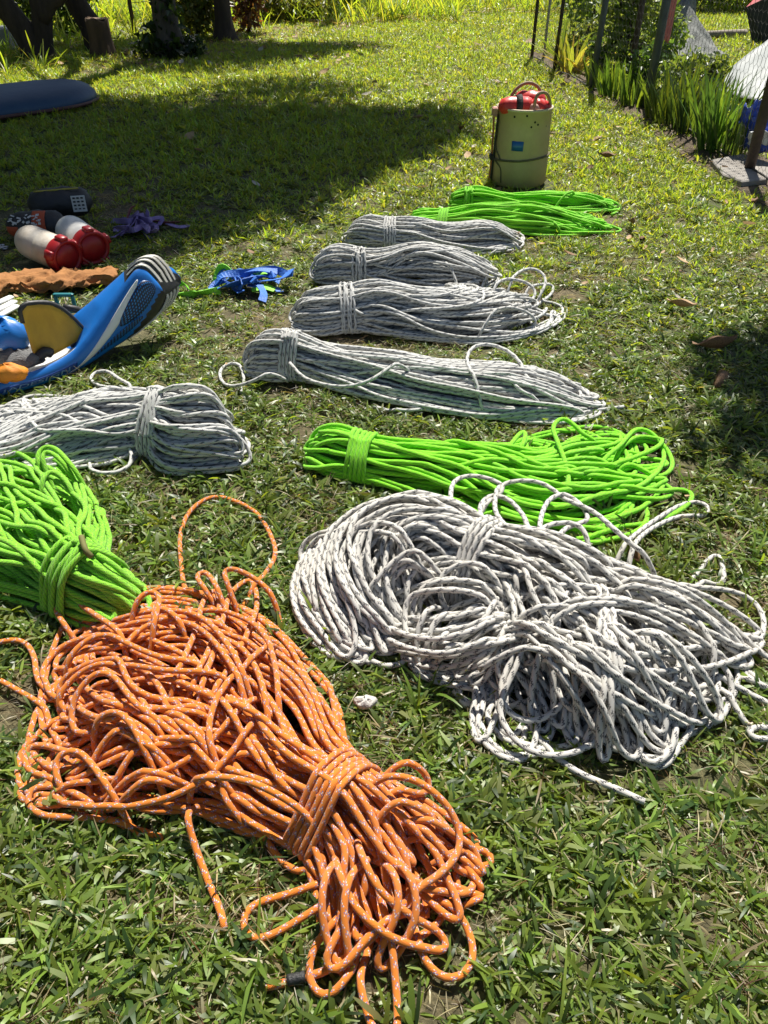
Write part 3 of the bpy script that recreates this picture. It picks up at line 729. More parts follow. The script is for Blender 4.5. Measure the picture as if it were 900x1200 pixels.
    for wt in wrap:
        p, g, ww, hh = at(np.array([wt])); p, g = p[0], g[0]
        tl = np.array((math.cos(wrap_tilt) * g[0] - math.sin(wrap_tilt) * g[1], math.sin(wrap_tilt) * g[0] + math.cos(wrap_tilt) * g[1]))
        side = np.array((-tl[1], tl[0]))
        rel = allp[:, :2] - p; al = rel @ tl; lat = rel @ side
        k = (np.abs(al) < turns * d * 0.5) & (np.abs(lat) < ww * 1.35)
        if k.sum() < 5: continue
        sec = np.c_[lat[k], allp[k, 2]]
        npt = 40; ring = []
        for q in range(npt):
            an = 2 * math.pi * q / npt; nv = np.array((math.cos(an), math.sin(an)))
            pr = sec @ nv; ix = np.argsort(pr)[-3]; ring.append(sec[ix] + nv * d * 0.42)
        ring = even(np.c_[np.array(ring + ring[:1]), np.zeros(npt + 1)], 0.008)[:-1, :2]
        mm = len(ring); pts = []
        for q in range(int(mm * turns)):
            x = ring[q % mm]; ax = (q / mm - turns / 2) * d * 1.04 + 0.003 * math.sin(q * 0.21 + seed)
            xy = p + tl * ax + side * x[0]
            pts.append((xy[0], xy[1], max(0.004, x[1] + 0.003 * math.sin(q * 0.13))))
        P = np.array(pts)
        for _ in range(3): P[1:-1] += 0.4 * (0.5 * (P[:-2] + P[2:]) - P[1:-1])
        rope_mesh('binding', P, d, sides, mat, root)
    FOOT.append((fine[:, :2], np.interp(ft, tk, w)))
    return root

FOOT = []      # ground under the bundles, where the grass is pressed down
white = ropemat('white_rope', (0.62, 0.60, 0.555), [(0, 8, 1, (0.05, 0.05, 0.055), 0, 8, 5), (1, 8, 1, (0.11, 0.11, 0.115), 1, 8, 5), (2, 8, 1, (0.05, 0.05, 0.055), 0, 8, 6), (5, 8, -1, (0.36, 0.35, 0.33), 0, 8, 4)], (0.57, 0.55, 0.50), NS=16, K=280.0)
grey = ropemat('grey_rope', (0.62, 0.62, 0.595), [(0, 10, 1, (0.14, 0.145, 0.155), 1, 10, 5), (1, 10, 1, (0.10, 0.105, 0.115), 1, 10, 5), (2, 10, 1, (0.06, 0.065, 0.075), 0, 10, 6), (6, 10, -1, (0.3, 0.3, 0.29), 0, 10, 3)], (0.57, 0.57, 0.54), NS=20, K=270.0)
orange = ropemat('orange_rope', (0.68, 0.215, 0.020), [(0, 8, 1, (0.66, 0.58, 0.52), 0, 8, 5), (1, 8, 1, (0.20, 0.16, 0.38), 0, 8, 5), (4, 8, -1, (0.64, 0.52, 0.48), 0, 8, 4), (5, 8, -1, (0.18, 0.14, 0.36), 0, 8, 4)], (0.62, 0.155, 0.011), dirt=0.25, NS=16, K=330.0)
lime = ropemat('lime_rope', (0.26, 0.76, 0.014), [(0, 5, 1, (0.07, 0.25, 0.02), 0), (3, 10, -1, (0.45, 0.8, 0.07), 0)], (0.19, 0.63, 0.010), dirt=0.2, NS=20, K=330.0)
limedot = ropemat('lime_speckled_rope', (0.27, 0.68, 0.02), [(0, 4, 1, (0.015, 0.03, 0.02), 0), (7, 10, -1, (0.45, 0.8, 0.1), 0)], (0.18, 0.52, 0.02), dirt=0.2, NS=20, K=330.0)

def R1(X, Y): return (X / 3, 640 + Y / 3)
def R2(X, Y): return (280 + X / 2.8125, 840 + Y / 2.8125)
def R3(X, Y): return (340 + X / 3, 540 + Y / 3)
def R4(X, Y): return (600 + X / 3, 560 + Y / 3)
def R6(X, Y): return (X / 2.5, 400 + Y / 2.5)
def R7(X, Y): return (340 + X / 1.607, 460 + Y / 1.607)
def R5(X, Y): return (330 + X / 2.143, 180 + Y / 2.143)

def tr(fn, pts, h=0.02, name='loose_loop', **kw):
    """trace: (X, Y) or (X, Y, height)"""
    P = []
    for q in pts:
        x, y = fn(q[0], q[1]) if fn else (q[0], q[1])
        P.append((x, y, q[2] if len(q) > 2 else h))
    return dict(p=P, name=name, **kw)

# ---- orange, nearest
orange_loose = [
    tr(R6, [(575, 745, .05), (540, 720), (530, 650), (527, 560), (555, 490), (620, 448), (690, 462), (755, 500), (800, 580), (803, 630), (765, 685), (690, 745, .05)]),
    tr(R6, [(655, 760, .06), (600, 715, .06), (572, 680, .05), (600, 665, .05), (635, 715, .06), (665, 775, .07)]),
    tr(R6, [(700, 760, .07), (655, 680, .07), (660, 658, .07), (700, 662, .08), (770, 705, .06), (812, 760, .05), (815, 820, .03)]),
    tr(R1, [(300, 330, .05), (235, 280, .05), (192, 215, .04), (200, 178, .04), (235, 168, .05), (320, 225, .06), (415, 290, .07), (433, 340, .07), (428, 420, .06)]),
    tr(R1, [(470, 380, .07), (525, 310, .08), (545, 230, .09), (560, 165, .09), (520, 145, .09), (470, 190, .08), (440, 250, .07), (425, 300, .06)]),
    tr(R1, [(590, 330, .07), (545, 290, .08), (535, 220, .09), (560, 200, .09), (630, 250, .09), (650, 300, .08), (690, 370, .07)]),
    tr(R1, [(-90, 360), (0, 325), (80, 325), (118, 385), (125, 450), (190, 525, .03), (260, 560, .04)], name='rope_end'),
    tr(R1, [(-60, 440), (0, 465), (70, 505), (140, 550), (180, 640), (215, 700, .03), (260, 740, .04)], name='rope_end'),
    tr(R1, [(300, 850, .03), (190, 815), (110, 790), (80, 745), (90, 700), (150, 690, .03), (230, 715, .04), (300, 740, .05), (360, 830, .05), (410, 920, .04)]),
    tr(R1, [(560, 985, .04), (470, 965, .03), (300, 945), (150, 940), (95, 905), (100, 855), (160, 838), (240, 850, .03), (320, 895, .04), (420, 930, .05)]),
    tr(R1, [(470, 960, .05), (420, 900, .06), (350, 800, .07), (290, 720, .06), (230, 705, .06), (190, 740, .05), (195, 810, .04), (240, 890, .03), (290, 920, .03)]),
    tr(R1, [(720, 760, .09), (600, 640, .10), (470, 540, .11), (400, 450, .10), (340, 430, .10), (270, 500, .08), (245, 580, .06), (260, 650, .05), (330, 640, .06), (400, 610, .07), (450, 580, .08)]),
    tr(R1, [(560, 830, .09), (520, 730, .10), (470, 630, .11), (430, 580, .11), (380, 575, .10), (330, 610, .09), (310, 690, .06), (380, 710, .05)]),
    tr(R1, [(760, 590, .09), (620, 540, .10), (480, 500, .10), (430, 430, .10), (420, 390, .10), (330, 395, .08), (250, 430, .07), (205, 480, .05), (210, 560, .04), (260, 580, .04), (330, 530, .06)]),
    tr(R1, [(820, 420, .10), (700, 400, .10), (560, 380, .10), (440, 330, .09), (380, 300, .08), (300, 320, .07), (230, 390, .06), (205, 430, .05), (220, 480, .05)]),
    tr(R1, [(900, 520, .10), (760, 440, .11), (600, 430, .11), (470, 410, .10), (360, 400, .09), (270, 440, .07), (200, 520, .05), (205, 570, .04), (270, 600, .04)]),
    tr(R1, [(880, 330, .09), (760, 260, .08), (640, 240, .08), (560, 250, .08), (480, 290, .07), (430, 340, .07), (360, 350, .06), (280, 360, .05), (215, 390, .04), (190, 430, .03), (230, 400, .05)]),
    tr(R1, [(860, 860, .09), (700, 720, .10), (640, 640, .10), (590, 590, .10), (520, 600, .09), (440, 660, .07), (370, 680, .05), (300, 690, .04), (330, 660, .05)]),
    tr(R1, [(990, 300, .05), (950, 330, .09), (900, 370, .10), (800, 470, .11), (745, 560, .11), (730, 660, .11), (765, 760, .10), (800, 830, .08)]),
    tr(R2, [(330, 230, .08), (200, 130, .09), (0, 110, .09), (-60, 170, .08), (-50, 260, .06), (20, 330, .05), (100, 340, .06)]),
    tr(R2, [(-190, 300, .03), (-180, 230, .06), (-120, 190, .10), (20, 200, .11), (150, 260, .10), (240, 330, .08), (272, 410, .05), (250, 480, .03), (190, 505, .02), (130, 460, .02), (80, 380, .03), (20, 290, .05), (-60, 240, .06)]),
    tr(R2, [(-100, 210, .08), (-160, 230, .08), (-178, 290, .07), (-160, 380, .04), (-110, 520, .02), (-60, 640, .02), (-50, 690, .02)], name='rope_end'),
    tr(R2, [(330, 250, .10), (450, 190, .11), (560, 190, .11), (640, 235, .10), (700, 300, .08), (730, 380, .06), (715, 460, .06), (600, 560, .06), (480, 680, .05), (380, 770, .04), (290, 830, .03), (240, 850), (160, 868), (85, 882)], name='rope_end'),
    tr(R2, [(380, 430, .06), (320, 490, .04), (260, 540, .03), (150, 580), (50, 605), (8, 650), (15, 710), (60, 730), (130, 700), (230, 640, .03), (340, 570, .04), (420, 520, .05)]),
    tr(R2, [(560, 480, .06), (640, 560, .05), (720, 630, .03), (765, 710), (778, 790), (740, 850), (680, 860), (620, 810), (590, 720, .03), (570, 620, .04), (540, 540, .05)]),
    tr(R2, [(400, 380, .08), (440, 480, .07), (470, 600, .06), (500, 720, .05), (515, 850, .03), (525, 990), (520, 1060), (450, 1050), (420, 960), (395, 860, .03), (420, 740, .04), (450, 640, .05)]),
    tr(R2, [(560, 440, .07), (680, 440, .05), (780, 425, .03), (835, 440), (838, 485), (780, 490), (680, 470, .04), (600, 480, .05)]),
    tr(R2, [(540, 500, .06), (650, 530, .04), (740, 560, .03), (815, 578), (810, 590), (720, 600, .03), (620, 570, .04)]),
    tr(R2, [(410, 360, .11), (480, 270, .11), (590, 290, .09), (660, 340, .06), (670, 390, .03), (620, 405, .03), (560, 380, .06), (470, 400, .09)]),
    tr(R2, [(420, 170, .11), (520, 130, .10), (600, 160, .07), (635, 220, .04), (600, 250, .05), (500, 220, .09), (400, 240, .11)]),
    tr(R2, [(450, 500, .06), (380, 600, .05), (300, 680, .04), (240, 760, .03), (225, 850), (270, 920), (330, 890, .03), (380, 790, .04), (400, 640, .05)]),
    tr(R2, [(350, 430, .07), (370, 560, .07), (360, 650, .06), (290, 760, .05), (280, 820, .04), (330, 830, .04), (440, 700, .06), (560, 620, .06), (640, 520, .06)]),
]
def hairpins(n, seed, base, bh, tips, bow=.18, wide=9, th=.02):
    """slack hairpins from the body out to tips and back, each bowed its own way"""
    r = random.Random(seed); out = []
    for k in range(n):
        bx, by = base[0] + r.uniform(-1, 1) * base[2], base[1] + r.uniform(-1, 1) * base[3]; f = (k + r.random()) / n
        i = min(int(f * (len(tips) - 1)), len(tips) - 2); g_ = f * (len(tips) - 1) - i
        tx = tips[i][0] * (1 - g_) + tips[i + 1][0] * g_ + r.uniform(-14, 14); ty = tips[i][1] * (1 - g_) + tips[i + 1][1] * g_ + r.uniform(-12, 12)
        dx, dy = tx - bx, ty - by; L_ = math.hypot(dx, dy); nx, ny = -dy / L_, dx / L_; b_ = r.uniform(-bow, bow) * L_; w = wide * r.uniform(.5, 1.8); ex = r.uniform(-25, 25)
        def at_(t, side): return (bx + dx * t + nx * (b_ * math.sin(math.pi * t) + side * w * min(1, .3 + t) + (side > 0) * ex * (1 - t)), by + dy * t + ny * (b_ * math.sin(math.pi * t) + side * w * min(1, .3 + t) + (side > 0) * ex * (1 - t)))
        hh = lambda t: max(th, bh * (1 - t ** 2.2) + th + r.uniform(-.008, .008))
        P = [(*at_(t, -1), hh(t)) for t in (0, .25, .5, .75, .92)] + [(tx + dx / L_ * w * .7, ty + dy / L_ * w * .7, th)] + [(*at_(t, 1), hh(t)) for t in (.92, .75, .5, .25, 0)]
        out.append(dict(p=P, name='loose_loop', pin=.08))
    return out
orange_loose += hairpins(17, 51, (270, 840, 90, 55), .09, [(285, 690), (200, 710), (110, 740), (70, 800), (75, 860), (60, 920), (150, 945)], .35, 10)
orange_loose += hairpins(4, 52, (425, 955, 25, 20), .08, [(520, 930), (560, 1010), (540, 1080), (470, 1150), (390, 1130), (330, 1070)], .25, 9)
orange_bundle = bundle([(70, 802, .21, .03), (150, 792, .22, .05), (215, 806, .205, .075), (290, 850, .16, .10), (345, 900, .11, .105), (394, 930, .08, .115), (432, 968, .10, .10), (475, 1035, .135, .05), (492, 1105, .165, .03)],
       76, orange, 'orange rope with white and violet flecks, nearest of all the ropes', 'rope bundles laid out on the grass', wrap=(5,), turns=5, seed=3, ext0=.22, ext1=.24, d=.0107, wander=.36, loose=orange_loose, sides=8, step=.011, iters=16, flop=.6, near=6)
# black whipping near the orange rope's end
q0, q1 = G(*R2(160, 868), .02), G(*R2(218, 854), .022)
rope_mesh('whipping', even(np.array([tuple(q0), tuple(q1)]), .004), D, 8, pm('black_tape', (.012, .012, .013), (.03, .03, .03), 60, .6, .3), orange_bundle, r=D / 2 + .0012)

# ---- big white, front right
white_loose = [
    tr(R3, [(600, 260, .15), (575, 190, .14), (565, 110, .12), (580, 60, .11), (640, 42, .10), (720, 60, .10), (750, 90, .10), (700, 130, .10), (640, 180, .12)]),
    tr(R4, [(60, 230, .15), (-30, 150, .13), (-60, 90, .11), (-40, 20, .10), (30, 0, .10), (110, 10, .10), (200, 70, .10), (290, 110, .11), (350, 160, .12), (420, 220, .11), (500, 280, .09), (560, 330, .06)]),
    tr(R4, [(110, 260, .15), (100, 150, .13), (130, 70, .11), (190, 50, .10), (250, 90, .10), (270, 140, .10), (200, 160, .11), (150, 210, .13), (80, 250, .15)]),
    tr(R4, [(10, 230, .15), (-60, 190, .13), (-110, 120, .11), (-90, 60, .10), (-20, 60, .10), (40, 120, .11), (70, 180, .13), (150, 150, .12), (240, 160, .11), (310, 240, .12)]),
    tr(R4, [(360, 265, .08), (430, 195, .05), (520, 130, .03), (600, 85), (660, 75), (695, 95), (680, 125), (600, 125), (530, 150, .03), (470, 185, .05), (430, 230, .08), (420, 290, .10)]),
    tr(R4, [(640, 330, .03), (690, 280), (730, 258), (745, 310), (750, 350), (725, 375), (680, 350, .03), (640, 380, .04), (560, 380, .06)]),
    tr(R4, [(480, 330, .10), (620, 370, .07), (760, 385, .04), (850, 420), (890, 490), (880, 550), (850, 590), (790, 560, .03), (700, 490, .06)]),
    tr(R4, [(500, 370, .10), (640, 420, .08), (780, 520, .05), (860, 590, .03), (930, 640), (960, 700), (920, 740), (840, 690, .03), (740, 600, .05)]),
    tr(R3, [(840, 780, .04), (760, 760, .03), (640, 775), (540, 760), (440, 725), (415, 695), (445, 685), (560, 720), (680, 755), (720, 800), (690, 845), (620, 840), (590, 800), (600, 780)]),
    tr(R3, [(860, 640, .07), (760, 700, .05), (660, 660, .04), (590, 665, .03), (560, 710), (590, 750), (700, 765), (800, 720, .04), (870, 690, .05)]),
    tr(R4, [(80, 240, .18), (30, 260, .17), (15, 340, .15), (18, 440, .11), (5, 560, .06), (10, 700, .03), (60, 850), (130, 950), (240, 1030), (350, 1075), (470, 1130)], name='rope_end'),
    tr(R4, [(340, 380, .17), (320, 480, .16), (295, 570, .14), (300, 640, .13), (340, 690, .11), (400, 670, .12), (430, 600, .13), (420, 520, .14), (370, 430, .16)]),
    tr(R4, [(270, 420, .17), (280, 560, .14), (255, 660, .11), (290, 740, .09), (350, 770, .08), (420, 730, .09), (460, 640, .11), (450, 560, .13), (400, 440, .16)]),
    tr(R4, [(490, 500, .14), (490, 600, .11), (480, 720, .08), (485, 840, .05), (510, 890, .04), (545, 895, .04), (540, 820, .06), (560, 740, .08), (590, 620, .09), (540, 480, .13)]),
    tr(R4, [(330, 700, .08), (330, 840, .04), (380, 930), (440, 970), (500, 1010), (550, 1000), (590, 930), (640, 860, .03), (640, 740, .06), (600, 620, .09)]),
    tr(R4, [(420, 740, .08), (410, 860, .04), (450, 970, .02), (500, 1000, .03), (560, 950, .03), (585, 850, .05), (580, 720, .08)]),
    tr(R4, [(560, 715, .08), (640, 712, .07), (710, 730, .05), (745, 790, .03), (720, 840), (650, 875), (590, 900)]),
    tr(R4, [(620, 560, .09), (700, 580, .07), (765, 680, .04), (775, 760), (740, 830), (680, 850), (650, 760, .04)]),
    tr(R4, [(640, 600, .08), (770, 710, .03), (860, 760), (960, 810), (1000, 850), (930, 870), (850, 860), (830, 890), (870, 915), (930, 900), (990, 880)], name='rope_end'),
    tr(R4, [(700, 620, .06), (760, 740, .03), (800, 820), (840, 860), (900, 850), (960, 870)]),
    tr(R4, [(60, 420, .14), (100, 540, .10), (160, 660, .06), (180, 780, .03), (210, 880), (245, 940), (285, 925), (280, 870, .03), (220, 780, .05), (180, 640, .08), (140, 520, .11)]),
    tr(R3, [(480, 290, .17), (330, 205, .16), (200, 235, .12), (90, 250, .07), (40, 290, .04), (38, 350), (70, 410), (140, 445), (210, 470)]),
    tr(R3, [(460, 310, .16), (330, 240, .15), (180, 245, .11), (100, 260, .07), (65, 310, .04), (85, 370), (150, 420), (230, 450)]),
    tr(R3, [(560, 330, .16), (450, 300, .15), (380, 330, .13), (300, 410, .10), (250, 490, .06), (242, 570, .03), (270, 630), (330, 640), (400, 600, .04)]),
    tr(R3, [(790, 385, .17), (680, 355, .15), (590, 355, .13), (530, 400, .11), (530, 480, .08), (580, 540, .06), (660, 570, .06), (780, 590, .08)]),
    tr(R3, [(790, 470, .15), (680, 420, .14), (560, 410, .12), (470, 430, .10), (430, 500, .07), (440, 570, .05), (490, 610, .04), (620, 630, .05), (760, 625, .07)]),
    tr(R3, [(800, 510, .13), (690, 450, .12), (560, 440, .11), (470, 460, .08), (450, 540, .05), (480, 600, .04), (560, 590, .05), (700, 600, .07)]),
    tr(R3, [(800, 540, .12), (720, 490, .11), (640, 500, .09), (590, 540, .07), (620, 580, .06), (720, 560, .08), (800, 570, .10)]),
    tr(R3, [(820, 640, .08), (700, 640, .06), (560, 650, .04), (450, 640, .03), (380, 655), (340, 630), (350, 580), (400, 560, .04), (480, 590, .05)]),
    tr(R3, [(540, 340, .15), (440, 345, .13), (370, 390, .10), (350, 450, .07), (390, 540, .05), (410, 620, .03), (370, 650), (350, 600)]),
    tr(R3, [(550, 360, .14), (470, 350, .12), (420, 400, .10), (410, 470, .08), (450, 530, .06), (500, 560, .06)]),
]
rj = random.Random(12)
for q in [white_loose[i] for i in (8, 9, 24, 25, 26, 27, 28, 29, 11, 13, 14, 20)]:
    dx, dy, dz = rj.uniform(-16, 16), rj.uniform(-12, 14), rj.uniform(-.03, .01); sc = rj.uniform(.8, 1.12); cx, cy = q['p'][len(q['p']) // 2][:2]
    white_loose.append(dict(p=[(cx + (x - cx) * sc + dx + rj.uniform(-5, 5), cy + (y - cy) * sc + dy + rj.uniform(-5, 5), max(.018, z + dz)) for x, y, z in q['p']], name='loose_loop'))
white_loose += hairpins(13, 41, (600, 690, 85, 40), .10, [(420, 690), (440, 745), (500, 770), (560, 790)], .22, 9)
white_loose += hairpins(20, 42, (650, 690, 70, 40), .14, [(640, 840), (700, 880), (770, 880), (830, 830), (870, 770), (880, 720)], .2, 9)
white_bundle = bundle([(470, 740, .09, .05), (438, 708, .12, .09), (428, 664, .14, .12), (458, 632, .15, .15), (508, 632, .14, .16), (566, 654, .115, .165), (610, 672, .135, .165), (655, 699, .20, .16), (703, 747, .25, .12), (740, 800, .27, .08), (760, 845, .25, .03)],
       150, white, 'largest white rope flecked with black, sprawling at front right', 'rope bundles laid out on the grass', wrap=(5,), turns=4, seed=11, ext0=.13, ext1=.30, d=.0110, wander=.42, loose=white_loose, sides=8, step=.011, iters=16, flop=.5, near=5)

# ---- lime, middle right
lime_loose = [
    tr(R7, [(420, 130, .06), (440, 90, .07), (445, 70, .07), (435, 70, .07), (400, 110, .07), (360, 120, .07)]),
    tr(R7, [(520, 210, .06), (525, 150, .07), (505, 90, .08), (495, 60, .08), (515, 42, .08), (540, 60, .07), (560, 80, .06), (620, 90, .05)]),
    tr(R7, [(560, 150, .05), (620, 100, .05), (650, 65, .05), (680, 70, .04), (715, 110), (720, 140), (690, 155), (640, 130, .04), (590, 150, .05)]),
    tr(R7, [(540, 170, .05), (620, 130, .05), (690, 100, .04), (700, 85, .03), (650, 80, .04), (600, 120, .05)]),
    tr(R7, [(560, 210, .05), (630, 180, .03), (648, 195), (635, 225), (600, 250), (540, 255)]),
    tr(R7, [(330, 200, .06), (420, 230, .05), (520, 250, .03), (580, 268), (600, 275), (560, 280), (480, 270)]),
]
bundle([(368, 521, .055, .07), (388, 523, .085, .09), (425, 531, .07, .10), (490, 540, .09, .10), (560, 552, .15, .08), (640, 565, .20, .06), (730, 548, .20, .04), (775, 545, .17, .03)],
       64, lime, 'lime green rope directly behind the largest white one, its loops splayed out right', 'rope bundles laid out on the grass', wrap=(2,), turns=5, seed=21, messy=0.12, lump_=.10, ext0=.03, ext1=.35, wander=.45, loose=lime_loose, sides=8, step=.014, near=5)

# ---- speckled lime, left edge
lime2_loose = [
    tr(R6, [(60, 460, .06), (110, 430, .07), (125, 390, .08), (150, 370, .08), (190, 400, .07), (215, 450, .06), (200, 480, .05)]),
    tr(R6, [(120, 400, .06), (105, 330, .08), (125, 300, .09), (160, 305, .09), (210, 360, .07), (250, 410, .04), (245, 435, .03)]),
    tr(R6, [(150, 400, .06), (120, 340, .08), (130, 310, .09), (170, 335, .08), (220, 395, .05), (235, 430, .03)]),
    tr(R6, [(-40, 370), (60, 345), (110, 345, .03), (130, 370, .04), (110, 400, .05), (40, 370, .04), (-20, 400, .03)]),
    tr(R6, [(210, 470, .05), (270, 470, .03), (298, 490), (290, 530), (270, 580, .03), (230, 610, .05)]),
    tr(R6, [(150, 610, .07), (60, 530, .08), (0, 545, .07), (-60, 570, .05)]),
    tr(R6, [(190, 660, .08), (110, 655, .06), (50, 645, .03), (55, 670), (100, 720), (140, 750), (170, 760)]),
    tr(R6, [(-60, 480, .08), (20, 465, .09), (90, 470, .09), (150, 470, .08), (220, 510, .06), (240, 560, .05), (200, 620, .07)]),
]
o = bundle([(158, 708, .045, .05), (130, 693, .075, .10), (92, 672, .075, .125), (55, 645, .12, .11), (20, 610, .16, .09), (-20, 580, .18, .06), (-60, 560, .18, .04)],
       74, limedot, 'lime green rope speckled black, at the left beside the orange rope', 'rope bundles laid out on the grass', wrap=(2,), turns=6, seed=31, messy=0.10, lump_=.10, ext0=.04, ext1=.2, wander=.4, loose=lime2_loose, sides=8, step=.013)
rope_mesh('rope_end', cr([G(*R6(268, 632), .13), G(*R6(250, 610), .145), G(*R6(238, 572), .15)], .006), D, 8, pm('olive_rope_end', (.16, .15, .04), (.1, .1, .03), 30, .8), o, 'dull olive cut end standing up')

# ---- grey-flecked hanks
g5 = [
    tr(R6, [(400, 130, .10), (350, 105, .06), (310, 80, .03), (275, 85), (262, 105), (290, 125), (350, 130, .04), (420, 140, .08)]),
    tr(R6, [(450, 190, .11), (370, 200, .10), (350, 240, .08), (370, 280, .05), (385, 330, .03), (380, 360), (330, 380), (270, 375), (258, 350), (300, 300, .03), (350, 230, .07), (400, 190, .10)]),
    tr(R6, [(430, 200, .10), (375, 215, .09), (395, 270, .05), (398, 320, .02), (380, 345)]),
    tr(R6, [(330, 290, .05), (240, 300, .04), (205, 310, .03), (215, 330), (260, 350), (300, 345)]),
    tr(R6, [(120, 170, .06), (40, 170, .04), (-10, 195), (-60, 190)]),
    tr(R6, [(150, 210, .06), (60, 205, .04), (25, 230), (40, 265), (110, 285)]),
    tr(R6, [(140, 240, .06), (80, 255, .04), (60, 285), (100, 290), (170, 260, .04)]),
    tr(R6, [(-80, 280), (0, 265), (60, 285), (110, 300)], name='rope_end'),
]
bundle([(253, 489, .12, .19), (238, 489, .135, .21), (216, 488, .125, .20), (190, 487, .078, .15), (135, 492, .14, .11), (75, 497, .17, .075), (20, 500, .18, .05), (-20, 500, .18, .03)],
       150, grey, 'grey flecked white rope with a fat round end, beside the blue striped boat', 'rope bundles laid out on the grass', wrap=(3,), turns=5, seed=41, d=.0106, messy=0.14, lump_=.10, ext0=.02, ext1=.16, wander=.3, loose=g5, sides=7, step=.015)
g6 = [
    tr(R5, [(10, 510, .10), (-60, 560, .06), (-130, 580, .02), (-155, 560), (-150, 530), (-110, 520, .03), (-95, 560, .02), (-105, 590)], ),
    tr(R5, [(20, 520, .08), (60, 560, .06), (150, 580, .08), (220, 565, .11), (280, 525, .13), (335, 495, .14)], name='rope_end'),
    tr(R5, [(510, 580, .11), (480, 545, .11), (465, 510, .11), (480, 480, .12), (520, 472, .12), (570, 490, .12), (600, 520, .11), (620, 560, .10), (670, 600, .06), (660, 635, .03)]),
    tr(R5, [(600, 530, .10), (580, 560, .10), (600, 590, .09), (650, 610, .07), (680, 625, .04)]),
    tr(R5, [(230, 615, .03), (300, 640), (380, 630), (470, 610, .03), (560, 605, .04), (640, 625, .03), (740, 645), (860, 630)], name='rope_end'),
    tr(R5, [(640, 590, .06), (740, 610, .04), (790, 620, .02), (770, 640), (690, 640)]),
]
bundle([(302, 414, .065, .10), (319, 414, .095, .13), (345, 414, .075, .12), (420, 428, .095, .105), (500, 442, .11, .095), (580, 454, .115, .09), (645, 461, .11, .07), (688, 466, .09, .03)],
       96, grey, 'longest grey flecked white rope, straight, lying across the middle of the row', 'rope bundles laid out on the grass', wrap=(2,), turns=5, seed=51, d=.0106, messy=0.16, lump_=.10, ext0=.03, ext1=.16, wander=.3, loose=g6, sides=7, step=.016)
g7 = [
    tr(R5, [(250, 395, .08), (200, 400, .08), (180, 380, .10), (200, 405, .05), (230, 420, .03), (255, 408, .02)], name='rope_end'),
    tr(R5, [(560, 330, .11), (600, 290, .12), (640, 285, .11), (665, 310, .09), (650, 350, .06), (620, 365, .05)]),
    tr(R5, [(600, 340, .09), (640, 325, .07), (680, 325, .03), (680, 345), (650, 370), (610, 375)]),
    tr(R5, [(480, 350, .12), (430, 335, .12), (405, 345, .12), (410, 360, .11), (450, 360, .12)]),
    tr(R5, [(520, 340, .12), (560, 310, .12), (620, 320, .10), (640, 350, .07), (600, 380, .06), (540, 370, .10)]),
    tr(R5, [(500, 400, .11), (570, 380, .10), (630, 400, .07), (640, 430, .03), (590, 450), (530, 440, .05)]),
]
bundle([(351, 361, .06, .10), (377, 358, .10, .15), (408, 358, .085, .14), (465, 362, .105, .125), (525, 364, .13, .12), (548, 362, .18, .11), (570, 353, .23, .10), (584, 345, .23, .05)],
       120, grey, 'grey flecked white rope with its coil end showing left and a tangled fan right', 'rope bundles laid out on the grass', wrap=(2,), turns=5, seed=61, d=.0106, messy=0.22, lump_=.10, ext0=.04, ext1=.22, wander=.35, loose=g7, sides=7, step=.016)
bundle([(371, 313, .06, .09), (395, 308, .10, .14), (422, 309, .085, .13), (470, 311, .105, .13), (530, 314, .11, .12), (575, 319, .09, .07)],
       86, grey, 'grey flecked white rope second from the far end of the white row', 'rope bundles laid out on the grass', wrap=(2,), turns=5, seed=71, d=.0106, messy=0.22, lump_=.10, ext0=.04, ext1=.12, wander=.3, sides=6, step=.02,
       loose=[tr(R5, [(240, 260, .11), (300, 235, .12), (340, 235, .12), (400, 260, .11), (450, 300, .09)]), tr(R5, [(500, 300, .08), (540, 290, .05), (550, 310), (520, 330)])])
bundle([(411, 272, .06, .08), (432, 271, .09, .115), (458, 273, .08, .115), (500, 275, .10, .105), (555, 276, .105, .105), (604, 278, .09, .06)],
       80, grey, 'grey flecked white rope at the far end of the white row, next to lime rope', 'rope bundles laid out on the grass', wrap=(2,), turns=5, seed=81, d=.0106, messy=0.18, lump_=.10, ext0=.04, ext1=.1, wander=.3, sides=6, step=.02,
       loose=[tr(R5, [(500, 240, .04), (560, 235, .03), (600, 215), (605, 200), (570, 185, .05)])])
bundle([(480, 255, .06, .07), (520, 254, .08, .10), (560, 255, .09, .10), (620, 256, .11, .10), (680, 259, .12, .07), (708, 262, .12, .03)],
       74, lime, 'lime green rope right behind the far white rope, flat and straight', 'rope bundles laid out on the grass', wrap=(1,), turns=4, seed=91, messy=0.12, lump_=.10, ext0=.04, ext1=.25, wander=.35, sides=6, step=.02,
       loose=[tr(R5, [(600, 165, .05), (660, 150, .07), (690, 175, .06), (720, 190, .03)]), tr(R5, [(700, 185), (780, 175), (830, 180), (800, 195)])])
bundle([(526, 234, .05, .06), (550, 232, .065, .09), (590, 236, .07, .075), (640, 237, .075, .08), (690, 238, .07, .06), (722, 240, .06, .03)],
       54, lime, 'lime green rope farthest away, lying in front of the barrel', 'rope bundles laid out on the grass', wrap=(1,), turns=4, seed=95, messy=0.15, lump_=.10, ext0=.04, ext1=.2, wander=.4, sides=6, step=.02,
       loose=[tr(R5, [(680, 110, .08), (720, 95, .10), (740, 88, .10), (745, 105, .08)]), tr(R5, [(780, 105, .05), (830, 115, .04), (855, 130), (830, 145)])])
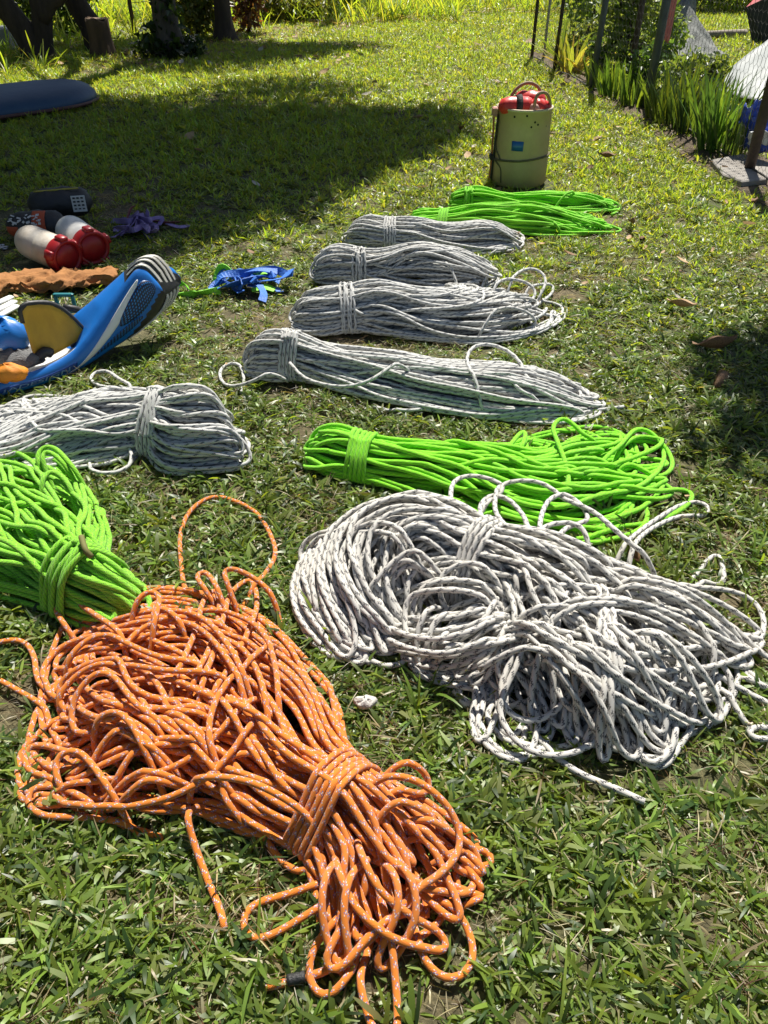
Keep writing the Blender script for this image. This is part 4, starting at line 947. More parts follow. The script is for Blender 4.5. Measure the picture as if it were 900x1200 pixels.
# ------------------------------------------------------------------ barrel and what is in it
bb = G(611, 221); bb.y += .15
BR, BH = .142, .372
barrel = thing('barrel', 'faded yellow green barrel with a blue tape mark', 'barrel', (bb.x, bb.y, 0))
ym = pm('faded_plastic', (.46, .35, .185), (.34, .265, .12), 5, .6, .15, 40)
b = MB(); b.lathe([(BR + .002, .0), (BR + .011, .012), (BR + .010, BH * .3), (BR + .006, BH * .36), (BR + .006, BH * .5), (BR + .003, BH * .75), (BR, BH - .012), (BR + .004, BH - .008), (BR + .004, BH), (BR - .004, BH + .003), (BR - .009, BH), (BR - .010, BH - .08)], 48, close=False)
b.build('wall', ym, barrel, world=False)
MB().lathe([(BR + .002, .002), (.001, .003)], 32, close=False).build('base', ym, barrel, world=False)
MB().lathe([(BR + .004, BH - .004), (BR + .0075, BH - .001), (BR + .006, BH + .006), (BR - .006, BH + .0065), (BR - .0095, BH + .002)], 48, close=False).build('rim', pm('worn_rim', (.62, .55, .40), (.42, .33, .22), 9, .7, .3), barrel, world=False)
ca = math.atan2(-bb.y, -bb.x)         # towards the camera
def on_b(a, z, r=BR + .009): return Vector((r * math.cos(a), r * math.sin(a), z))
b = MB(); b.grid([[on_b(ca - .34 + .42 * j / 6, z, BR + .0068) for j in range(7)] for z in (.185, .232)])
o = b.build('tape', pm('blue_tape', (.012, .10, .36), (.01, .08, .28), 14, .45), barrel, world=False)
md = o.modifiers.new('thickness', 'SOLIDIFY'); md.thickness = .0015
for a, z in ((.30, .30), (.42, .322), (.55, .31), (-.35, .345), (.1, .352)):
    p = on_b(ca + a, z, BR + .0015); n = Vector((math.cos(ca + a), math.sin(ca + a), 0))
    MB().lathe([(.0055, 0), (.0045, .0018)], 10, p, n.to_track_quat('Z', 'Y').to_matrix()).build('bolt_hole', pm('dark_hole', (.012, .012, .01), None, 9, .9), barrel, False, False)
cord_m = pm('dull_cord', (.14, .12, .06), (.08, .07, .04), 30, .9, .4)
pts = [on_b(ca + a, .128 + .015 * math.sin(a + .6) + .012 * abs(math.sin(a * .5)), BR + .012) for a in np.linspace(0, 2 * math.pi, 50)]
MB().tube(pts, .005, 7).build('cord', cord_m, barrel, world=False)
MB().tube(cr([on_b(ca - 1.2, .135, BR + .006), on_b(ca - .95, .12, BR + .016), on_b(ca - .7, .09, BR + .010), on_b(ca - .62, .02, BR + .012)], .015), .004, 6).build('cord', cord_m, barrel, world=False)
MB().tube(cr([on_b(ca - 1.3, .24, BR + .006), on_b(ca - 1.05, .18, BR + .012), on_b(ca - .85, .15, BR + .010), on_b(ca - .75, .125, BR + .008)], .015), .004, 6).build('cord', cord_m, barrel, world=False)
# strap harness down its left side
hs = pm('tan_webbing', (.50, .17, .05), (.36, .12, .04), 12, .85, .4)
blkm = pm('black_webbing', (.02, .02, .02), (.035, .033, .03), 20, .85, .4)
def strap(name, P, w, mat, parent, nrm=None, t=.003, world=False, twist=None):
    """flat webbing along P, w wide"""
    Q = cr(P, .012); T, N, B = frames(Q); k = len(Q); V = []; F = []
    for i in range(k):
        s = Vector(B[i]) if nrm is None else Vector(np.cross(T[i], nrm)).normalized()
        if twist is not None:
            s = Quaternion(Vector(T[i]), twist(i / (k - 1))) @ s
        n = Vector(T[i]).cross(s).normalized(); c = Vector(Q[i])
        V += [c + s * w / 2 + n * t / 2, c - s * w / 2 + n * t / 2, c - s * w / 2 - n * t / 2, c + s * w / 2 - n * t / 2]
    for i in range(k - 1):
        for j in range(4): F.append((4 * i + j, 4 * i + (j + 1) % 4, 4 * i + 4 + (j + 1) % 4, 4 * i + 4 + j))
    F += [(3, 2, 1, 0), tuple(4 * (k - 1) + j for j in range(4))]
    return mesh(name, V, F, mat, parent, False, world)
ha = ca - 1.42
hx = thing('strap_harness', 'tan and black strap harness hanging down the left side of the barrel', 'straps', (bb.x, bb.y, 0))
nv = np.array((math.cos(ha), math.sin(ha), 0))
strap('strap', [on_b(ha, .365, BR + .004), on_b(ha, .34, BR + .018), on_b(ha, .24, BR + .016), on_b(ha, .10, BR + .014), on_b(ha, .01, BR + .018)], .045, hs, hx, nv, .006)
strap('strap', [on_b(ha + .25, .34, BR + .008), on_b(ha + .25, .22, BR + .012), on_b(ha + .22, .1, BR + .014), on_b(ha + .2, .0, BR + .02)], .03, blkm, hx, nv, .005)
MB().box(on_b(ha + .05, .35, BR + .016), .03, .055, .045, Matrix.Rotation(ha, 3, 'Z'), .006).build('buckle', pm('pinkish_buckle', (.5, .25, .2), (.36, .17, .13), 20, .6), hx, False, False)
MB().box(on_b(ha + .05, .13, BR + .016), .022, .05, .03, Matrix.Rotation(ha, 3, 'Z'), .005).build('buckle', blkm, hx, False, False)

redm = pm('red_pvc', (.62, .035, .025), (.45, .02, .018), 5, .4, .5, 16)
def bag(label, c, R, ln, rad, mat, group=None, name='red_bag', cat='bag', seed=0, ends=True):
    """a stuffed roll: swollen middle, puckered ends"""
    rs = random.Random(seed); rows = []
    for i, t in enumerate(np.linspace(-1, 1, 13)):
        r = rad * (1 - .55 * abs(t) ** 5) * (1 + .05 * math.sin(i * 1.9 + seed))
        if abs(t) == 1: r *= .5
        rows.append([Vector((t * ln / 2, r * math.cos(a) * (1 + .05 * math.sin(3 * a + i)), r * .85 * math.sin(a) * (1 + .05 * math.sin(2 * a + i * .7)))) for a in np.linspace(0, 2 * math.pi, 18, endpoint=False)])
    root = thing(name, label, cat, tuple(c), 0, group)
    bm = MB().grid(rows, closed=True); bm.F += [tuple(range(17, -1, -1)), tuple(12 * 18 + j for j in range(18))]; bm.M += [0, 0]
    bm.V = [R @ Vector(v) for v in bm.V]
    bm.build('body', mat, root, world=False)
    return root
topz = BH
rb = bag('red bag with a black strap poking out of the barrel on the left', (bb.x - .055, bb.y - .05, topz + .012), Matrix.Rotation(.15, 3, 'Z'), .19, .052, redm, 'red bags stuffed into the barrel', seed=1)
b = MB(); b.tube([Vector((.01 + .0, .056 * math.cos(a), .05 * math.sin(a))) for a in np.linspace(0, 2 * math.pi, 22)], .004, 4)
b.V = [(v[0] * 1 + (.012 if i % 4 in (0, 1) else -.012), v[1], v[2]) for i, v in enumerate(b.V)]; b.build('strap', blkm, rb, world=False)
bag('darker red bag at the back of the barrel opening', (bb.x + .03, bb.y + .05, topz + .025), Matrix.Rotation(-.5, 3, 'Z'), .17, .05, redm, 'red bags stuffed into the barrel', seed=2)
bag('small red bag folded under the tan rope loop in the barrel', (bb.x + .07, bb.y - .05, topz + .005), Matrix.Rotation(.5, 3, 'Z') @ Matrix.Rotation(.3, 3, 'Y'), .12, .045, redm, 'red bags stuffed into the barrel', seed=3)
bag('faded pink pouch between the red bags in the barrel', (bb.x + .045, bb.y - .075, topz + .004), Matrix.Rotation(.9, 3, 'Z'), .08, .032, pm('faded_pink', (.55, .30, .24), (.45, .22, .18), 8, .7), None, 'pink_pouch', 'pouch', 4)
bag('dark stuffed sack filling the barrel below the red bags', (bb.x, bb.y, topz - .075), Matrix.Identity(3), .25, .12, blkm, None, 'dark_sack', 'sack', 5)
tanr = pm('tan_hose', (.36, .24, .14), (.24, .15, .09), 20, .7, .3)
o = MB().tube(cr([(bb.x + .035, bb.y - .10, topz - .02), (bb.x + .03, bb.y - .105, topz + .04), (bb.x + .045, bb.y - .10, topz + .075), (bb.x + .085, bb.y - .085, topz + .075), (bb.x + .115, bb.y - .06, topz + .035), (bb.x + .13, bb.y - .03, topz - .02)], .01), .0085, 10).build('carry_loop', tanr)
tag(o, 'tan rope loop standing up at the front right of the barrel', 'rope', 'tan loops sticking out of the barrel')
o = MB().tube(cr([(bb.x - .09, bb.y + .05, topz), (bb.x - .05, bb.y + .06, topz + .07), (bb.x + .01, bb.y + .07, topz + .10), (bb.x + .07, bb.y + .07, topz + .08), (bb.x + .10, bb.y + .06, topz + .02)], .01), .0085, 10).build('carry_loop', tanr)
tag(o, 'tan rope loop arching over the back of the barrel', 'rope', 'tan loops sticking out of the barrel')

# ------------------------------------------------------------------ white kegs with red lids
wp = pm('white_plastic', (.72, .71, .68), (.58, .57, .54), 4, .45, .15, 30)
wpd = pm('muddy_white_plastic', (.66, .62, .55), (.36, .29, .21), 5, .6, .2, 30)
rl = pm('red_lid', (.36, .010, .016), (.26, .008, .012), 5, .4, .1)
def keg(px, py, ax, label, mat, r=.068, ln=.225):
    g = G(px, py); root = thing('keg', label, 'keg', (g.x, g.y, 0), 0, 'white kegs with red lids')
    d = Vector(ax).normalized(); Rm = d.to_track_quat('Z', 'Y').to_matrix(); c = Vector((0, 0, r + .006)) - d * ln / 2
    MB().lathe([(.02, -.002), (r * .55, .0), (r * .82, .008), (r * .96, .028), (r, .05), (r, ln * .55), (r * .985, ln * .56), (r * .985, ln * .58), (r, ln * .59), (r, ln - .03), (r * .93, ln - .012), (r * .9, ln)], 32, c, Rm, close=True).build('body', mat, root, world=False)
    MB().lathe([(r * 1.0, ln - .012), (r * 1.04, ln - .008), (r * 1.04, ln + .038), (r * .98, ln + .045), (r * .84, ln + .045), (r * .82, ln + .035), (r * .78, ln + .034), (r * .76, ln + .040), (.01, ln + .041)], 32, c, Rm).build('lid', rl, root, world=False)
    for k in range(5):
        a = 2 * math.pi * k / 5 + .3
        p = Vector((r * 1.07 * math.cos(a), r * 1.07 * math.sin(a), ln + .020))
        MB().box(c + Rm @ p, .018, .034, .046, Rm @ Matrix.Rotation(a, 3, 'Z'), .004).build('lug', rl, root, True, False)
    return root
keg(56, 310, (.80, -.52, -.10), 'muddy white keg with a red lid, nearer and more stained', wpd)
keg(97, 298, (.62, -.74, -.06), 'clean white keg with a red lid, right of the muddy one', wp)

# ------------------------------------------------------------------ bags in the shade
tagm = pm('white_label', (.62, .62, .60), (.52, .52, .50), 30, .6)
prt = pm('white_print', (.6, .6, .58), (.5, .5, .5), 60, .7)
b0 = G(66, 268); bk = bag('black roll bag with a yellow zip line and a pale printed tag', (b0.x, b0.y + .12, .085), Matrix.Rotation(.22, 3, 'Z'), .29, .078, pm('black_nylon', (.014, .014, .016), (.03, .03, .032), 12, .6, .4, 40), None, 'black_bag', 'bag', 7)
R = Matrix.Rotation(.22, 3, 'Z')
MB().tube([R @ Vector((x, -.028, .064 + .003 * math.sin(x * 9))) for x in np.linspace(-.10, .10, 14)], .004, 5).build('zip', pm('yellow_zip', (.42, .36, .06), None, 30, .7), bk, world=False)
b = MB(); b.box(R @ Vector((.095, -.078, .01)), .062, .004, .07, R @ Matrix.Rotation(-.12, 3, 'X')); b.build('tag', tagm, bk, False, False)
for r_ in range(4):
    for q in range(3):
        MB().box(R @ Vector((.077 + q * .018, -.0805 - .001, -.012 + r_ * .016)), .011, .003, .007, R).build('print', pm('dark_print', (.06, .06, .06), None, 9, .8), bk, False, False)
b0 = G(42, 284); ob = bag('black and orange pouch with white lettering print in front of the black bag', (b0.x, b0.y + .06, .062), Matrix.Rotation(.12, 3, 'Z'), .26, .066, bpy.data.materials['black_nylon'], None, 'orange_pouch', 'pouch', 8)
om = pm('orange_panel', (.50, .09, .03), (.38, .06, .02), 14, .75, .3)
def wrapband(x0, x1, a0, a1, r, nme, m, root, rot):
    rows = []
    for x in np.linspace(x0, x1, 6):
        rr = r * (1 - .55 * abs(x / .13) ** 5)
        rows.append([Matrix.Rotation(rot, 3, 'Z') @ Vector((x, rr * math.cos(a), rr * .88 * math.sin(a))) for a in np.linspace(a0, a1, 10)])
    o = MB().grid(rows).build(nme, m, root, world=False); md = o.modifiers.new('thickness', 'SOLIDIFY'); md.thickness = .003; return o
wrapband(-.12, -.065, math.pi * .95, math.pi * 1.42, .069, 'panel', om, ob, .12)
wrapband(.0, .055, math.pi * .55, math.pi * 1.4, .069, 'panel', om, ob, .12)
rs = random.Random(5)
for k in range(26):
    x = rs.uniform(-.1, .035); a = rs.uniform(math.pi * .68, math.pi * .92); rr = .068 * (1 - .55 * abs(x / .13) ** 5) + .001
    p = Matrix.Rotation(.12, 3, 'Z') @ Vector((x, rr * math.cos(a), rr * .88 * math.sin(a)))
    n = Vector((0, math.cos(a), math.sin(a)))
    b = MB(); b.box(p, rs.uniform(.008, .02), rs.uniform(.004, .01), .002, n.to_track_quat('Z', 'Y').to_matrix() @ Matrix.Rotation(rs.uniform(-.7, .7), 3, 'Z')); b.build('print', prt, ob, False, False)
# pale cord heaps in the shade
def heap(name, label, cat, px, py, n, rx, ry, h, r, mat, seed, group=None):
    rs = np.random.RandomState(seed); g = G(px, py); P = []
    for k in range(n):
        a = k * 2.4 + rs.rand(); q = rs.uniform(.3, 1)
        P.append((g.x + rx * q * math.cos(a), g.y + ry * q * math.sin(a), r + h * rs.rand() * (1 - q * .6)))
    return tag(MB().tube(cr(P, .012), r, 7).build(name, mat), label, cat, group)
pc = pm('pale_cord', (.42, .44, .44), (.25, .27, .28), 30, .8)
heap('cord_heap', 'tangle of pale cord at the left edge beside the muddy keg', 'cord', 6, 336, 26, .10, .09, .04, .006, pc, 3)
heap('cord_heap', 'few turns of pale cord between the orange pouch and the kegs', 'cord', 58, 286, 16, .07, .05, .03, .005, pm('tan_cord', (.36, .34, .28), (.25, .22, .18), 30, .8), 4)
heap('chain_heap', 'small bright metal tangle lying in shade at the left edge', 'chain', 2, 292, 12, .035, .03, .02, .004, pm('bright_metal', (.5, .52, .54), (.35, .36, .38), 20, .3, metal=.8), 6)
# ------------------------------------------------------------------ webbing
blu = pm('blue_webbing', (.018, .10, .42), (.03, .16, .55), 14, .6, .35, 120)
grn = pm('lime_webbing', (.20, .62, .02), (.28, .72, .04), 14, .6, .35, 120)
pur = pm('purple_webbing', (.32, .25, .48), (.20, .14, .34), 14, .75, .35, 120)
mau = pm('maroon_webbing', (.22, .06, .06), (.16, .05, .05), 14, .75, .35, 120)
def webbing(name, label, paths, mat, w=.026, seed=0, ctr=None, extra=0):
    c = G(*ctr); root = thing(name, label, 'webbing', tuple(c)); rs = random.Random(seed)
    for k in range(extra):
        c2 = (ctr[0] + rs.uniform(-24, 20), ctr[1] + rs.uniform(-9, 7)); an = rs.uniform(0, 6.28); L_ = rs.uniform(10, 20)
        paths = paths + [[(c2[0] + L_ * t * math.cos(an) + 5 * math.sin(4 * t + k), c2[1] + .45 * L_ * t * math.sin(an) + 2 * math.sin(5 * t + k), max(.012, .03 + .03 * math.sin(3 * t + k))) for t in (-1, -.4, .2, .7, 1)]]
    for P in paths:
        a, q = rs.uniform(-.4, .4), rs.uniform(-1.5, 1.5)
        strap('strap', [G(*p) for p in P], w, mat, root, world=True, twist=lambda t, a=a, q=q: a + q * math.sin(3 * t + a) )
    return root
webbing('webbing', 'tangle of royal blue webbing with loose tail ends on the grass', [
    [(252, 334, .03), (262, 322, .06), (290, 320, .06), (320, 316, .05), (338, 322, .04), (340, 318, .05)],
    [(255, 338, .03), (285, 330, .05), (310, 324, .05), (328, 330, .03)], [(258, 326, .04), (275, 334, .03), (300, 330, .04), (330, 326, .05), (341, 316, .05)],
    [(270, 322, .05), (300, 316, .07), (325, 318, .06)], [(304, 334, .04), (309, 344, .03), (307, 353, .02)], [(262, 326, .05), (254, 332, .03), (248, 340, .015), (254, 342, .015)], [(290, 334, .03), (322, 338, .02), (328, 342, .015)],
    [(262, 332, .03), (258, 318, .06), (272, 316, .06), (280, 330, .04)]], blu, .030, 1, (298, 330), 4)
webbing('webbing', 'lime green webbing trailing from the blue tangle to the striped bow', [
    [(198, 344, .02), (206, 334, .04), (216, 332, .05), (222, 340, .03), (230, 343, .02), (248, 342, .02), (258, 340, .02)], [(204, 345, .015), (216, 346, .015), (232, 344, .015)],
    [(253, 330, .03), (258, 314, .07), (266, 315, .07), (273, 326, .04)], [(290, 318, .05), (304, 322, .05), (312, 320, .05)], [(295, 340, .02), (310, 336, .03), (322, 340, .02)]], grn, .028, 2, (225, 343))
webbing('webbing', 'dull purple webbing tangle lying in the deep shade', [
    [(132, 278, .02), (145, 272, .02), (158, 270, .03), (172, 268, .02)], [(140, 276, .015), (156, 262, .04), (162, 252, .05), (160, 268, .03)], [(150, 272, .02), (168, 262, .03), (180, 256, .04), (190, 256, .04), (186, 264, .02)],
    [(152, 258, .04), (166, 258, .05), (175, 268, .02)], [(165, 250, .05), (172, 262, .03), (182, 268, .02)], [(196, 262, .02), (210, 266, .02), (222, 264, .01)]], pur, .024, 3, (163, 264), 9)
webbing('webbing', 'maroon webbing end beside the purple tangle in the shade', [[(146, 262, .03), (152, 248, .05), (156, 243, .05)], [(178, 258, .03), (195, 262, .02), (212, 260, .02)], [(172, 254, .03), (186, 260, .02)]], mau, .026, 4, (190, 264))

# ------------------------------------------------------------------ tan cloth beside the kegs
sheet('tan_cloth', 'rumpled rust brown cloth spread in front of the kegs', 'cloth', [
    [(-40, 352, .012), (0, 350, .012), (25, 344, .012), (60, 343, .012), (90, 341, .012), (140, 330, .012)],
    [(-40, 342, .035), (0, 339, .045), (30, 336, .03), (60, 334, .04), (95, 331, .03), (140, 323, .04)],
    [(-40, 332, .03), (0, 330, .04), (40, 325, .045), (70, 320, .05), (100, 323, .025), (138, 318, .03)],
    [(-40, 326, .012), (0, 324, .012), (40, 320, .015), (75, 318, .012), (100, 321, .012), (138, 317, .012)]], pm('rust_cloth', (.38, .17, .05), (.27, .115, .035), 9, .9, .4, 60, trans=.1), 9, .012, 12)
# ------------------------------------------------------------------ inflatable bow with the striped tip
pA = G(0, 465, 0); pB = G(122, 424, 0); U = (pB - pA).normalized(); Vv_ = Vector((-U.y, U.x, 0))       # Vv_ points away from the camera
def on_plane(px, py):
    dx = (px - 450.0) / FPX; dy = (600.0 - py) / FPX
    r = Vector((dx, CT + dy * ST, -ST + dy * CT)); o = Vector((0, 0, CAMH))
    return o + r * ((pA - o).dot(Vv_) / r.dot(Vv_))
TOP = [(-60, 474), (0, 447), (47, 432), (81, 414), (100, 394), (119, 369), (137, 344), (151, 325), (160, 316), (171, 317), (183, 329)]
BOT = [(-60, 491), (0, 466), (40, 454), (83, 438), (107, 425), (128, 411), (147, 399), (164, 387), (178, 374), (188, 361), (193, 349)]
WD = [.30, .30, .27, .20, .14, .115, .105, .10, .095, .09, .085]
BL = [.012, .012, .015, .018, .022, .025, .026, .026, .026, .024, .018]
def VF(t):
    k = min(1, max(0, (t - 4.5) / 4.0)); return (Vv_ * (1 - .55 * k) + U * (.75 * k)).normalized()
SUB = 10
tp = np.array([tuple(on_plane(*q)) for q in TOP]); bt = np.array([tuple(on_plane(*q)) for q in BOT])
def lerp_cr(A, t):
    i = int(min(max(t, 0), len(A) - 1.0001)); f = t - i
    p0, p1, p2, p3 = A[max(i - 1, 0)], A[i], A[min(i + 1, len(A) - 1)], A[min(i + 2, len(A) - 1)]
    return 0.5 * (2 * p1 + (p2 - p0) * f + (2 * p0 - 5 * p1 + 4 * p2 - p3) * f * f + (-p0 + 3 * p1 - 3 * p2 + p3) * f ** 3)
def face(t, q, off=0.0):
    b_, t_ = Vector(lerp_cr(bt, t)), Vector(lerp_cr(tp, t)); k = float(np.interp(t, range(11), BL))
    return b_.lerp(t_, q) - Vv_ * (k * math.sin(math.pi * min(max(q, 0), 1)) ** .7 + off)
blu_p = pm('blue_pvc', (.012, .17, .56), (.010, .13, .46), 3, .38, .08, 30)
blk_p = pm('black_pvc', (.018, .018, .02), (.03, .03, .032), 8, .5, .2, 40)
wht_p = pm('white_pvc', (.74, .74, .72), (.62, .62, .6), 5, .45, .1)
boat = thing('inflatable_boat', 'blue inflatable with a white flash and an upturned tip striped black and white', 'inflatable', tuple(pA))
rows = []; mi = []
ts = np.linspace(0, 10, 10 * SUB + 1)
for t in ts:
    w = float(np.interp(t, range(11), WD)); near = [face(t, q) for q in np.linspace(0, 1, 17)]
    top_, bot_ = near[-1], near[0]
    far = [face(t, q) + VF(t) * (w + 2 * (float(np.interp(t, range(11), BL)) * math.sin(math.pi * q) ** .7)) for q in np.linspace(1, 0, 5)]
    up_ = Vector((0, 0, -.035 if t < 3.6 else -.035 + .05 * min(1, (t - 3.6) / 1.5))); mid = [top_.lerp(far[0], f) + up_ * math.sin(math.pi * f) for f in (.12, .3, .5, .7, .88)]
    bm2 = [far[-1].lerp(bot_, f) for f in (.3, .7)]
    rows.append(near + mid + far + bm2)
nr_ = len(rows[0]); b = MB(); b.grid(rows, closed=True)
for i in range(len(ts) - 1):
    for j in range(nr_):
        if 16 <= j < 22: m_ = 2 if ts[i] < 3.4 else (1 if ts[i] > 6.5 else 0)
        elif j >= 26 or j / 16 < (ts[i] - 6.0) * .13: m_ = 1
        else: m_ = 0
        b.M[i * nr_ + j] = m_
b.F += [tuple(range(nr_ - 1, -1, -1)), tuple((len(ts) - 1) * nr_ + j for j in range(nr_))]; b.M += [0, 1]
b.build('hull', [blu_p, blk_p, wht_p], boat)
def patch(name, t0, t1, qlo, qhi, mat, n=26, m=5, off=.0015):
    rws = []
    for t in np.linspace(t0, t1, n):
        f = (t - t0) / (t1 - t0); a, c = qlo(f), qhi(f)
        rws.append([face(t, a + (c - a) * j / m, off) for j in range(m + 1)])
    o = MB().grid(rws).build(name, mat, boat)
    uvl = o.data.uv_layers.new(name='UVMap')
    for lp in o.data.loops:
        i, j = divmod(lp.vertex_index, m + 1); uvl.data[lp.index].uv = (i / (n - 1), j / m)
    md = o.modifiers.new('thickness', 'SOLIDIFY'); md.thickness = .0012; md.offset = 1
    return o
patch('white_flash', 2.9, 7.6, lambda f: .16 + .70 * f - .02 * math.sin(math.pi * f), lambda f: .16 + .72 * f + .30 * math.sin(math.pi * f) ** .8 * (1 - .4 * f), wht_p)
m_, nt, bs = nmat('dotted_panel'); uvn = N_(nt, 'ShaderNodeUVMap'); uvn.uv_map = 'UVMap'
mp = N_(nt, 'ShaderNodeMapping'); mp.inputs['Scale'].default_value = (17, 7, 1); nt.links.new(uvn.outputs[0], mp.inputs[0])
vo = N_(nt, 'ShaderNodeTexVoronoi', i_Randomness=0.15, i_Scale=1.0); vo.distance = 'CHEBYCHEV'; nt.links.new(mp.outputs[0], vo.inputs['Vector'])
nt.links.new(ramp_(nt, vo.outputs['Distance'], [(.20, (.02, .22, .60)), (.27, (.008, .014, .05))]), bs.inputs['Base Color']); bs.inputs['Roughness'].default_value = .4
patch('dotted_panel', 5.6, 9.0, lambda f: .50 + .10 * f - .20 * math.sin(f * math.pi) ** .6, lambda f: .52 + .14 * f + .22 * math.sin(f * math.pi) ** .5, m_, off=.0024)
patch('dotted_band', 4.0, 7.2, lambda f: .26 - .02 * f - .06 * math.sin(f * 3.14), lambda f: .28 + .08 * math.sin(f * 3.14) ** .7, m_, off=.0022)
patch('navy_band', -.0 + .01, 3.2, lambda f: .32 - .04 * f, lambda f: .62 - .05 * f, pm('navy_print', (.008, .06, .28), None, 6, .4), off=.0012)
# stripes that run round the tip
wst = pm('stripe_cream', (.62, .60, .55), (.5, .48, .43), 20, .6)
for k, off in enumerate((.012, .036, .060, .084)):
    path = []
    for t in np.linspace(6.9, 10, 18): path.append(Vector(lerp_cr(tp, t)) + VF(t) * off + Vector((0, 0, .015 * math.sin(math.pi * min(1, off / .11)) + .004)))
    e = (Vector(lerp_cr(tp, 10)) + Vector(lerp_cr(bt, 10))) / 2 + U * .006 - Vv_ * .004 + VF(10) * off; path.append(e)
    for t in np.linspace(10, 6.2, 20): path.append(Vector(lerp_cr(bt, t)) + VF(t) * off + U * .003 - Vector((0, 0, .003)) - Vv_ * .003)
    strap('stripe', path, .011, wst, boat, np.array(tuple(Vv_.cross(Vector((0, 0, 1))))) * 0 + np.array((0, 0, 0)) if False else None, .003, True) if False else None
    P = np.array([tuple(p) for p in cr(path, .012)]); T_, _, _ = frames(P); V2 = []; F2 = []
    for i in range(len(P)):
        Wd_ = VF(9); n = Vector(T_[i]).cross(Wd_).normalized(); c = Vector(P[i])
        V2 += [c + Wd_ * .0055 + n * .002, c - Wd_ * .0055 + n * .002, c - Wd_ * .0055 - n * .002, c + Wd_ * .0055 - n * .002]
    for i in range(len(P) - 1):
        for j in range(4): F2.append((4 * i + j, 4 * i + (j + 1) % 4, 4 * i + 4 + (j + 1) % 4, 4 * i + 4 + j))
    F2 += [(3, 2, 1, 0), tuple(4 * (len(P) - 1) + j for j in range(4))]
    mesh('stripe', V2, F2, wst, boat, False)
# lettering along the side
fc = bpy.data.curves.new('lettering', 'FONT'); fc.body = 'AQUADESIGN'; fc.size = 1.0; fc.extrude = 0.0
fo = bpy.data.objects.new('lettering', fc); COL.objects.link(fo); bpy.context.view_layer.update()
tm = bpy.data.meshes.new_from_object(fo.evaluated_get(bpy.context.evaluated_depsgraph_get())); bpy.data.objects.remove(fo)
tv = np.array([tuple(v.co) for v in tm.vertices]); tf = [tuple(p.vertices) for p in tm.polygons]
tv[:, 0] /= tv[:, 0].max(); tv[:, 1] /= .72
mesh('lettering', [tuple(face(.15 + 2.75 * x, .34 + .22 * y - .03 * x, .0036)) for x, y, z in tv], tf, pm('pale_print', (.22, .36, .55), (.16, .28, .46), 14, .5), boat, False)

# things lying in it
def on_v(px, py, dist):
    """point on the upright plane 'dist' behind the boat's near face"""
    dx = (px - 450.0) / FPX; dy = (600.0 - py) / FPX
    r = Vector((dx, CT + dy * ST, -ST + dy * CT)); o = Vector((0, 0, CAMH)); q = pA + Vv_ * dist
    return o + r * ((q - o).dot(Vv_) / r.dot(Vv_))
FIN = [(24, 364), (30, 357), (45, 355), (59, 356), (72, 362), (83, 371), (92, 380), (98, 387), (99, 394), (82, 405), (60, 417), (42, 423), (37, 410), (32, 393), (27, 378)]
fc_ = (58, 388); fin_c = on_v(58, 420, .06)
fin = thing('fin_plate', 'curved yellow plate edged in black, standing in the blue inflatable', 'plate', tuple(fin_c))
fv = []; ff = []
rings = (1.0, .75, .5, .25)
for r in rings:
    for x, y in FIN:
        p = on_v(fc_[0] + (x - fc_[0]) * r, fc_[1] + (y - fc_[1]) * r, .06); fv.append(p + Vv_ * .018 * (1 - r * r))
fv.append(on_v(*fc_, .06) + Vv_ * .018); n = len(FIN)
for k in range(3):
    for i in range(n): ff.append((k * n + i, k * n + (i + 1) % n, (k + 1) * n + (i + 1) % n, (k + 1) * n + i))
for i in range(n): ff.append((3 * n + i, 3 * n + (i + 1) % n, 4 * n))
o = mesh('plate', fv, ff, pm('yellow_rubber', (.60, .36, .03), (.40, .22, .02), 9, .6, .4, 24, stretch=(1, 1, .4)), fin)  # darker streaks put both shading and dirt into the yellow
md = o.modifiers.new('thickness', 'SOLIDIFY'); md.thickness = .008; md.offset = -1
MB().tube(cr([on_v(x, y, .060) for x, y in FIN[14:] + FIN[:10]], .01), .0085, 8).build('edging', blk_p, fin)
MB().tube(cr([on_v(x, y, .05) for x, y in [(44, 420), (52, 412), (60, 414)]], .01), .016, 8).build('foot', blk_p, fin)
# black poles, teal clip, white slats, lumps of cloth
grp = None
for pts, lab in (([(74, 360, .13), (92, 363, .12), (110, 371, .12)], 'upper of the two black tubes lying behind the yellow plate'), ([(84, 374, .10), (100, 369, .10), (112, 367, .11)], 'lower black tube crossing behind the yellow plate')):
    tag(MB().tube(cr([G(*q) for q in pts], .02), .011, 10).build('black_tube', blk_p), lab, 'tube')
pc_ = G(76, 352, .07); tp_ = thing('teal_clip', 'teal clip frame behind the yellow plate', 'clip', tuple(G(76, 360, 0)))
tealm = pm('teal_plastic', (.02, .22, .24), (.015, .16, .18), 9, .45)
for sx, sz, w, h in ((-.03, .02, .012, .07), (.03, .02, .012, .07), (0, .05, .072, .012), (0, -.01, .072, .012)):
    MB().box((pc_.x + sx, pc_.y, pc_.z + sz - .03), w, .014, h, None, .003).build('bar', tealm, tp_, False)
for k, (a, c, lab) in enumerate((((-14, 362, .04), (14, 346, .05), 'white flat strip at the left edge, topmost of three'), ((-14, 370, .035), (18, 352, .04), 'white flat strip at the left edge, middle of three'), ((-14, 378, .03), (21, 358, .03), 'white flat strip at the left edge, lowest of three'))):
    p, q = G(*a), G(*c); d = q - p; an = math.atan2(d.y, d.x)
    tag(MB().box((p + q) / 2, d.length, .026, .012, Matrix.Rotation(an, 3, 'Z'), .004).build('plastic_strip', wht_p), lab, 'slat', 'white strips at the left edge')
